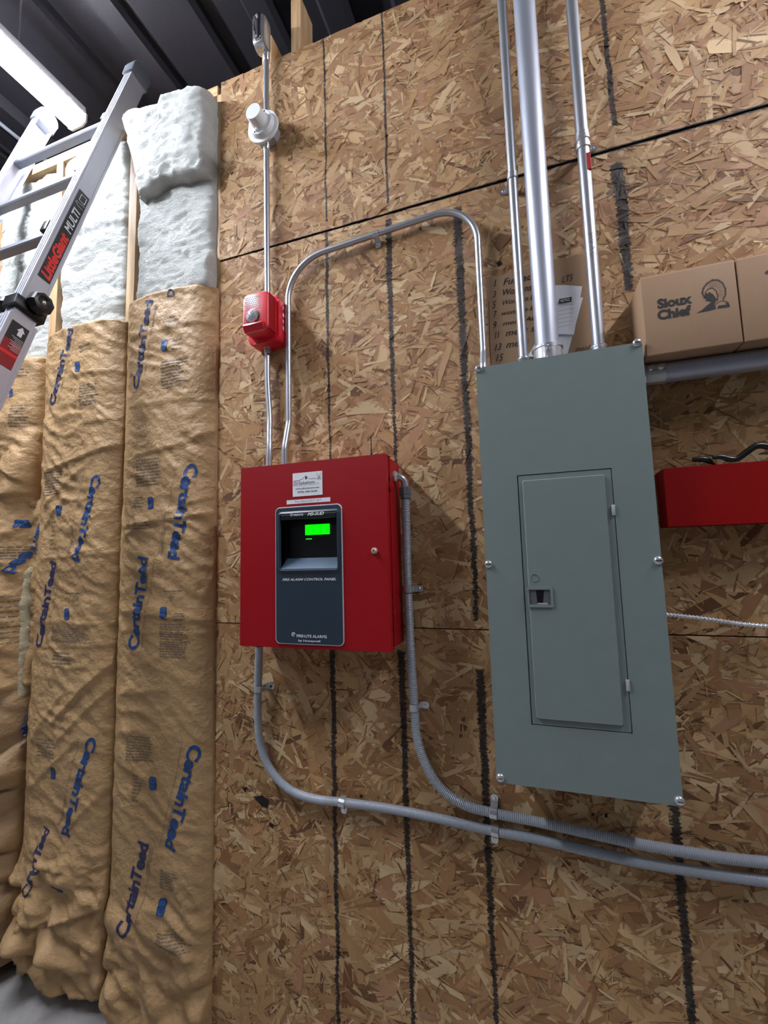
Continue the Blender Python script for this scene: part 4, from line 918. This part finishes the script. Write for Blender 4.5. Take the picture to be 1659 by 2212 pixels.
for p_ in ((1325, 1102), (1356, 1480)):
    c = P(p_[0], p_[1], gy); MB().box(c.x - .0035, c.x + .0035, gy - .0035, gy + .0005, c.z - .0115, c.z + .0115, .001).build('hinge', M['alu'], ep, .4)
for p_ in ((1034, 797), (1376, 741), (1055, 1219), (1422, 1211), (1081, 1680), (1468, 1730)):
    c = P(p_[0], p_[1], gy); s_ = MB().lathe((c.x, gy, c.z), (0, -1, 0), [(0, .0092), (.0015, .0092), (.0045, .0075), (.0058, .0042)], 22).build('cover_screw', M['zinc'], cv, True)
    MB().box(c.x - .0055, c.x + .0055, gy - .0062, gy - .0052, c.z - .0008, c.z + .0008, M=None).build('slot', M['black'], s_)

# ------------------------------------------------------------------ cardboard sign and leaflets above the panel
sg = [P(a, b, -.006) for a, b in ((1050, 602), (1262, 548), (1288, 790), (1060, 830))]
sgn = MB(); out = [(v.x, v.z) for v in sg]; top = []
for i in range(15): 
    t_ = i / 14; a = out[0]; b = out[1]; top.append((a[0] + (b[0] - a[0]) * t_, a[1] + (b[1] - a[1]) * t_ + .003 * sin(i * 2.1)))
zz0 = 1.80
sgp = top + [(out[2][0], zz0), (out[3][0], zz0)]
so = MB().prism([(x, z) for x, z in sgp][::-1], 'y', -.0075, -.0035).build('cardboard_sign', M['card2'])
tag(so, 'torn piece of cardboard with a handwritten circuit list, behind the tall conduits', 'sign')
tx = MB(); Yh = -.0078
def hand(s_, px, py, wpx, hpx, tilt=-6):
    a = P(px, py, Yh); b = P(px + wpx, py + wpx * math.tan(radians(-12)) * .9, Yh); A = V3((b.x - a.x, 0, 0)); 
    put_text(tx, s_, (a.x, Yh, a.z), A + V3((0, 0, random.uniform(-.001, .001))), (0, 0, hpx * .00135), bold=.004, shear=.35, off=.0004)
for s_, px, py, wp, hp_ in (('1', 1067, 620, 6, 15), ('Furnace', 1087, 617, 72, 14), ('3', 1065, 643, 7, 13), ('Womens', 1087, 639, 62, 13), ('5', 1064, 667, 8, 15), ('Womens ba', 1086, 660, 74, 10), ('7', 1066, 686, 8, 13), ('womens ba', 1084, 682, 76, 9),
                        ('9', 1066, 710, 7, 14), ("mens At", 1086, 704, 70, 9), ('11', 1069, 732, 10, 14), ('mens s', 1092, 727, 64, 9), ('13', 1069, 758, 15, 13), ('mens', 1093, 752, 50, 9), ('15', 1072, 781, 16, 14), ('LTS', 1214, 611, 25, 13), ('inside', 1243, 760, 40, 9)):
    hand(s_, px, py, wp, hp_)
for a in ((1062, 640, 1058, 830),): stroke(tx, [P(1056, 650, Yh), P(1058, 740, Yh), P(1062, 800, Yh)], .0012, .0004)
tx.build('handwriting', M['ink'], so)
def leaflet(corners, Y, name, label, lines=True, tilt=.0):
    me = MB(); n = 10; c = [P(a, b, Y) for a, b in corners]; V = []; Fc = []
    for j in range(n + 1):
        for i in range(n + 1):
            u, v = i / n, j / n; p = (c[0] * (1 - u) + c[1] * u) * (1 - v) + (c[3] * (1 - u) + c[2] * u) * v
            V.append(p + V3((0, -.004 * sin(u * pi * 1.3) - .006 * tilt * u * (1 - v), 0)))
    for j in range(n):
        for i in range(n): a = j * (n + 1) + i; Fc.append((a, a + 1, a + n + 2, a + n + 1))
    m_ = len(V); V += [v + V3((0, .0006, 0)) for v in V]; Fc += [tuple(q_ + m_ for q_ in f)[::-1] for f in Fc]
    me.add(V, Fc); o = me.build(name, M['paper'], None, True); tag(o, label, 'paper', 'leaflets behind the thick conduit'); return o, c
lf, c = leaflet([(1186, 618), (1258, 617), (1240, 722), (1190, 724)], -.012, 'leaflet', 'white printed leaflet with a black heading, half behind the thick conduit')
ls = MB(); nb_ = MB(); Yl = -.0185
nb_.add([P(a, b, Yl) for a, b in ((1208, 646), (1235, 641), (1234, 652), (1207, 656))], [(0, 1, 2, 3)]); nb_.build('black_heading', M['ink'], lf)
nt = MB(); tpx(nt, 'NOTICE', (1211, 650), (1231, 647), 6, Yl - .0006, .01, k=.0012); nt.build('heading_lettering', M['paper'], lf)
for k in range(6): a = P(1208 - k * 1.2, 663 + k * 9, Yl); b = P(1240 - k * 1.5, 657 + k * 9, Yl); stroke(ls, [a, b], .0007, .0002)
ls.build('printed_lines', M['greyink'], lf)
lf2, c = leaflet([(1212, 652), (1267, 640), (1240, 764), (1138, 772)], -.009, 'leaflet', 'white leaflet tucked behind the one with the black heading')

# ------------------------------------------------------------------ cartons on the pipe
def carton(x0, x1, label, second=False):
    y0 = -.108; z0 = zp + rp + .0005; z1 = z0 + .184
    e = empty('cardboard_box', ((x0 + x1) / 2, -.05, z0), label, 'box', 'cartons on the horizontal pipe')
    MB().box(x0, x1, y0, -.004, z0, z1, .0035, 3).build('carton', M['card'], e, .6)
    MB().box(x0 + .002, x1 - .002, y0 + .004, -.006, z1 + .0002, z1 + .003, .001).build('top_flap', M['card'], e)
    L = MB(); Yc = y0; U = lambda u, v: V3((x0 + (x1 - x0) * u, Yc, z0 + (z1 - z0) * v)); Wd = x1 - x0; Hd = z1 - z0
    if not second:
        put_text(L, 'Sioux', U(.165, .565), (Wd * .37, 0, 0), (0, 0, Hd * .125), bold=.045, off=.0005)
        put_text(L, 'Chief', U(.155, .425), (Wd * .36, 0, 0), (0, 0, Hd * .125), bold=.045, off=.0005)
    ox, oz, k = (.56, .42, 1.0) if not second else (.30, .42, 1.0)
    Q = lambda u, v: U(ox + u * .34 * k, oz + v * .40 * k)
    crown = [Q(.30, .46), Q(.25, .62), Q(.30, .76), Q(.42, .88), Q(.58, .95), Q(.75, .92), Q(.88, .80), Q(.94, .62), Q(.92, .44), Q(.82, .28)]
    for i in range(len(crown) - 1):
        a, b = crown[i], crown[i + 1]; c_ = Q(.58, .55)
        stroke(L, [a, b], .0012, .0005)
        for t_ in (0, .33, .66):
            p = a.lerp(b, t_); stroke(L, [p + (p - c_) * .10, p - (p - c_) * .10], .0012, .0005)
            if i > 2: stroke(L, [p - (p - c_) * .15, p - (p - c_) * .55], .0004, .0005)
    inner = [Q(.33, .60), Q(.42, .70), Q(.55, .72), Q(.66, .62), Q(.70, .46), Q(.68, .30)]
    stroke(L, inner, .0016, .0005)
    L.add([p + V3((0, -.0005, 0)) for p in (Q(.34, .60), Q(.29, .46), Q(.34, .44), Q(.33, .36), Q(.42, .33), Q(.50, .30), Q(.50, .44), Q(.42, .50), Q(.40, .58))][::-1], [tuple(range(9))])
    L.add([p + V3((0, -.0005, 0)) for p in (Q(.44, .62), Q(.42, .50), Q(.50, .44), Q(.50, .30), Q(.36, .22), Q(.18, .10), Q(.02, .04), Q(.40, .05), Q(.60, .07), Q(.58, .22), Q(.66, .34), Q(.56, .52))][::-1], [tuple(range(12))])
    L.add([p + V3((0, -.0005, 0)) for p in (Q(.64, .07), Q(1.0, .06), Q(.98, .16), Q(.90, .24), Q(.93, .14), Q(.68, .15))], [tuple(range(6))])
    stroke(L, [Q(.60, .20), Q(.72, .27), Q(.86, .27), Q(.97, .20), Q(1.0, .06)], .0012, .0005)
    if second: stroke(L, [Q(-.1, .85), Q(.1, .95), Q(.5, 1.0)], .006, .0005); stroke(L, [Q(.0, .80), Q(.15, .82), Q(.4, .86)], .003, .0005)
    L.build('printed_mark', M['ink'], e); return e
bx = P(1385, 640, -.108).x; bm2 = P(1597, 640, -.108).x
carton(bx, bm2 - .0012, 'brown carton printed with a feathered head mark, nearest the grey panel')
carton(bm2 + .0012, bm2 + .0012 + (bm2 - bx), 'brown carton cut off by the right edge, right of the lettered one', True)

# ------------------------------------------------------------------ red tray with tools
ty = -.065; t0 = P(1434, 1012, ty); t1_ = P(1441, 1138, ty); txx = (t0.x + t1_.x) / 2; tz1, tz0 = t0.z, t1_.z
tr = empty('tool_tray', (txx + .15, 0, tz0), 'red steel tray on the wall right of the grey panel', 'tray')
MB().box(txx, txx + .42, ty, ty + .0015, tz0, tz1, .0004).build('front', M['redt'], tr)
MB().box(txx, txx + .0015, ty + .001, -.004, tz0 + .002, tz1 - .002).build('side', M['redt'], tr); MB().box(txx + .4185, txx + .42, ty + .001, -.004, tz0 + .002, tz1 - .002).build('side', M['redt'], tr)
MB().box(txx + .001, txx + .419, ty + .001, -.004, tz0, tz0 + .0015).build('bottom', M['redt'], tr); MB().box(txx + .001, txx + .419, -.0055, -.004, tz0, tz1).build('back', M['redt'], tr)
def grip(path, r, name, label, m='black', rf=None, tail=None):
    e = empty(name, path[0], label, 'tool', 'tools lying across the red tray'); pt = resample(spline(path, 14), .003); n_ = len(pt)
    MB().tube(pt, r, 14, rf=(lambda i: r * (.72 + .28 * sin(min(1, i / n_ * 2.2) * pi / 2)) * (1 if i < n_ * .75 else 1 - .45 * (i / n_ - .75) / .25))).build('grip', M[m], e, True)
    if tail:
        MB().tube(resample(spline(tail, 10), .004), r * .55, 12).build('shank', M['steel'], e, True)
    return e
yt = ty + .008
a = [P(px, py, yt) for px, py in ((1496, 993), (1510, 992), (1526, 993))]
grip([a[0], a[1], a[2], a[2] + V3((.01, .004, -.006))], .0062, 'screwdriver', 'short black tool grip lying at the left on the red tray', tail=[a[2], a[2] + V3((.02, .012, -.012)), a[2] + V3((.05, .03, -.04))])
a = [P(px, py, yt - .006) for px, py in ((1540, 988), (1558, 987), (1578, 992), (1594, 990), (1615, 975), (1636, 963), (1665, 965), (1720, 970))]
grip(a, .0065, 'pliers', 'black curved handle rising to the right over the red tray edge')

# ------------------------------------------------------------------ ladder
u_ = V3((0, .2890, .9573)); nf = V3((0, -.9573, .2890)); LB = V3((0, -.002, 3.109))
def LP(x, t, k): return V3((x, 0, 0)) + LB + u_ * t + nf * k
LM = Matrix(((1, 0, 0, 0), (0, nf.y, u_.y, LB.y), (0, nf.z, u_.z, LB.z), (0, 0, 0, 1)))      # local (x, front, along) -> world
ld = empty('ladder', (-1.62, -.96, .02), 'aluminium ladder leaning on the top of the wall at the left', 'ladder')
def rail(x0, x1, sgn_, ta, tb, name, d0=0.0, d1=.064):
    # I-shaped rail: web on the outer face, flanges front and back
    xo = x1 if sgn_ > 0 else x0; xi = x0 if sgn_ > 0 else x1; w_ = .0035 * sgn_
    pr = [(xi, d0), (xo, d0), (xo, d1), (xi, d1), (xi, d1 - .004), (xo - w_, d1 - .004), (xo - w_, d0 + .004), (xi, d0 + .004)]
    mb = MB().prism(pr, 'z', ta, tb); mb.v = [tuple(LM @ V3(v)) for v in mb.v]
    for k in (.25, .5, .75):                                          # ridges along the front flange
        xx = xi + (xo - xi) * k; m2 = MB().box(xx - .0018, xx + .0018, d1 - .0002, d1 + .0016, ta, tb); mb.add([tuple(LM @ V3(v)) for v in m2.v], m2.f)
    for k in (d0 + .007, d1 - .007):
        m2 = MB().box(min(xo, xo + .0012 * sgn_), max(xo, xo + .0012 * sgn_), k - .0015, k + .0015, ta, tb); mb.add([tuple(LM @ V3(v)) for v in m2.v], m2.f)
    return mb.build(name, M['alu'], ld)
rr_ = rail(-1.440, -1.400, 1, -1.05, .262, 'right_rail'); rl_ = rail(-1.975, -1.935, -1, -1.6, .262, 'left_rail')
rail(-1.440, -1.392, 1, -3.24, -1.02, 'lower_right_rail', -.006, .072); rail(-1.983, -1.935, -1, -3.24, -1.02, 'lower_left_rail', -.006, .072)
CAPM = mat('grey_rubber', (92, 98, 106), .5)
for x0, x1 in ((-1.446, -1.393), (-1.978, -1.932)):
    pr = [(-.008, .245), (.072, .245), (.072, .300)] + [(.032 + .040 * cos(radians(q_)), .300 + .040 * sin(radians(q_))) for q_ in range(15, 170, 15)] + [(-.008, .300)]
    mb = MB().prism(pr, 'x', x0, x1, .006); mb.v = [tuple(LM @ V3(v)) for v in mb.v]
    mb.build('end_cap', CAPM, ld, .5)
for x0, x1 in ((-1.444, -1.388), (-1.987, -1.931)):
    mb = MB().box(x0, x1, -.010, .062, -3.272, -3.19, .006); mb.v = [tuple(LM @ V3(v)) for v in mb.v]; mb.build('foot', M['black'], ld, .5)
tr0 = [PX(a, b, -1.43) for a, b in ((236, 243), (172, 366), (106, 500))]
ts = [(q - LB).dot(u_) for q in tr0]; ts = [ts[0], ts[0] - .308, ts[0] - .616]
for k in range(10):
    t_ = ts[0] - .308 * k - .012
    xo = .0 if k < 4 else .0
    pr = [(.018, -.010), (.042, -.012), (.046, -.008), (.046, .008), (.042, .012), (.018, .010)]
    mb = MB().prism(pr, 'x', -1.990, -1.438, .002); mb.v = [tuple(LM @ V3((x, y + .012 if False else y, z + t_))) for x, y, z in mb.v]
    rg = mb.build('rung', M['rung'], ld, .4)
    mb = MB().prism([(.016, -.012), (.044, -.014), (.049, -.009), (.049, .009), (.044, .014), (.016, .012)], 'x', -2.00, -1.985, .002); mb.v = [tuple(LM @ V3((x, y, z + t_))) for x, y, z in mb.v]
    mb.build('rung_cap', M['black'], rg, .4)
    if k == 2:
        mb = MB().box(-1.472, -1.442, .006, .068, t_ - .022, t_ + .026, .006); mb.v = [tuple(LM @ V3(v)) for v in mb.v]; mb.build('rung_bracket', M['black'], rg, .5)
    if k == 0 or k == 1:
        mb = MB().box(-1.462, -1.441, .010, .062, t_ - .018, t_ + .018, .003); mb.v = [tuple(LM @ V3(v)) for v in mb.v]; mb.build('rung_bracket', M['collar'], rg, .5)
# lock knobs at the joint of the two sections
jk = PX(76, 664, -1.385); tj = (jk - LB).dot(u_); kj = (jk - LB).dot(nf)
mb = MB().prism([(-.012, tj - .030), (.078, tj - .030), (.080, tj + .004), (-.010, tj + .010)], 'x', -1.440, -1.384, .003); mb.v = [tuple(LM @ V3(v)) for v in mb.v]; mb.build('joint_sleeve', M['black'], ld, .5)
kn = MB().lathe(LP(-1.386, tj + .010, kj), (1, 0, 0), [(0, .014), (.004, .028), (.010, .034), (.030, .033), (.036, .029), (.038, .020), (.034, .012)], 8).build('lock_knob', M['black'], ld, .35)
MB().lathe(LP(-1.352, tj + .010, kj), (1, 0, 0), [(0, .007), (.002, .006), (.003, .004)], 16).build('knob_pin', M['chrome'], kn, True)
jl = PX(25, 655, -1.46)
MB().lathe(LP(-1.510, tj + .015, .045), (1, 0, 0), [(0, .012), (.010, .026), (.030, .028), (.045, .022), (.060, .012)], 10).build('lock_knob', M['black'], ld, .35)
# labels on the right rail
def rail_patch(corners, X, m, name, parent, off=.0016):
    return MB().add([PX(a, b, X) + V3((off, 0, 0)) for a, b in corners], [tuple(range(len(corners)))]).build(name, m, parent)
xw = -1.400
def LW(t, k, off): return LP(xw, t, k) + V3((off, 0, 0))
tA = (PX(96, 606, xw) - LB).dot(u_); tB = (PX(180, 417, xw) - LB).dot(u_)
def patch(t0_, t1_, k0, k1, m, name, off, x=xw): return MB().add([LP(x, t0_, k1) + V3((off, 0, 0)), LP(x, t0_, k0) + V3((off, 0, 0)), LP(x, t1_, k0) + V3((off, 0, 0)), LP(x, t1_, k1) + V3((off, 0, 0))], [(0, 1, 2, 3)]).build(name, m, rr_)
patch(tA, tB, .012, .050, M['label'], 'black_label', .0014)
def rail_text(body, t0_, t1_, k0, k1, m, bold, shear, name='lettering', x=xw):
    tx = MB(); O = LP(x, t0_, k0); put_text(tx, body, O, u_ * (t1_ - t0_), nf * (k1 - k0), bold=bold, shear=shear, n=V3((1, 0, 0)), off=.0022); return tx.build(name, m, rr_)
LL = tB - tA
rail_text('LittleGiant', tA + LL * .02, tA + LL * .50, .016, .047, M['brightred'], .045, .25, 'red_lettering')
rail_text('MULTI', tA + LL * .54, tA + LL * .80, .018, .043, M['whiteink'], .02, .2, 'white_lettering')
tx = MB()
def lstroke(pts, wd): stroke(tx, [LP(xw, tA + LL * a, .012 + .038 * b) + V3((0, 0, 0)) for a, b in pts], wd, .0024, V3((1, 0, 0)))
lstroke([(.84, .15), (.84, .55), (.86, .9)], .0012); lstroke([(.90, .2), (.97, .2), (.97, .7), (.90, .7), (.90, .2)], .0022); lstroke([(.88, .1), (.87, .9)], .0012)
tx.build('size_mark', M['whiteink'], rr_)
x2 = -1.392
tC = (PX(14, 795, x2) - LB).dot(u_); tD = (PX(50, 706, x2) - LB).dot(u_); tm = tC + (tD - tC) * .58
patch(tm, tD, .012, .060, M['label'], 'warning_label', .0016, x2); patch(tC, tm, .012, .060, M['redlabel'], 'warning_label', .0016, x2)
patch(tC + (tD - tC) * .26, tC + (tD - tC) * .33, .012, .060, M['brightred'], 'label_stripe', .0020, x2)
tx = MB(); c_ = tD - (tD - tC) * .12; w_ = (tD - tC)
tx.add([LP(x2, c_ + w_ * a, .030 + b) + V3((.0022, 0, 0)) for a, b in ((.08, 0), (-.03, .011), (-.03, .006), (-.14, .006), (-.14, -.006), (-.03, -.006), (-.03, -.011))], [tuple(range(7))])
for k in range(6): stroke(tx, [LP(x2, c_ - w_ * (.20 + k * .035), .014), LP(x2, c_ - w_ * (.20 + k * .035), .046 - (k % 3) * .005)], .0012, .0024, V3((1, 0, 0)))
for k in range(4): stroke(tx, [LP(x2, tC + w_ * (.50 - k * .035), .014), LP(x2, tC + w_ * (.50 - k * .035), .044 - (k % 2) * .008)], .0012, .0024, V3((1, 0, 0)))
tx.build('white_print', M['whiteink'], rr_)
patch(ts[2] + .03, ts[2] + .12, .012, .040, M['redlabel'], 'side_label', .0014, -1.400) if False else None
# red label on the inner face of the left rail
MB().add([LP(-1.9335, t_, k_) for t_, k_ in ((-.70, .044), (-.70, .008), (-.52, .008), (-.52, .044))], [(0, 1, 2, 3)]).build('red_label', M['redlabel'], rl_)

# ------------------------------------------------------------------ knot holes and dark chips in the strand boards
for pts in (((548, 1722), (566, 1718), (580, 1730), (578, 1746), (566, 1742)), ((582, 1776), (592, 1782), (590, 1790), (581, 1784)), ((523, 1702), (534, 1700), (530, 1712)), ((779, 1716), (784, 1720), (780, 1724), (776, 1720)),
            ((1306, 1758), (1312, 1758), (1312, 1766), (1306, 1766)), ((1278, 1757), (1284, 1757), (1283, 1763), (1278, 1762)), ((905, 494), (909, 490), (910, 498)), ((1072, 568), (1080, 563), (1085, 570), (1076, 576))):
    o = MB().prism([(P(x, y, -.003).x, P(x, y, -.003).z) for x, y in pts], 'y', -.0031, -.0022).build('knot_hole', M['dark'], wall)
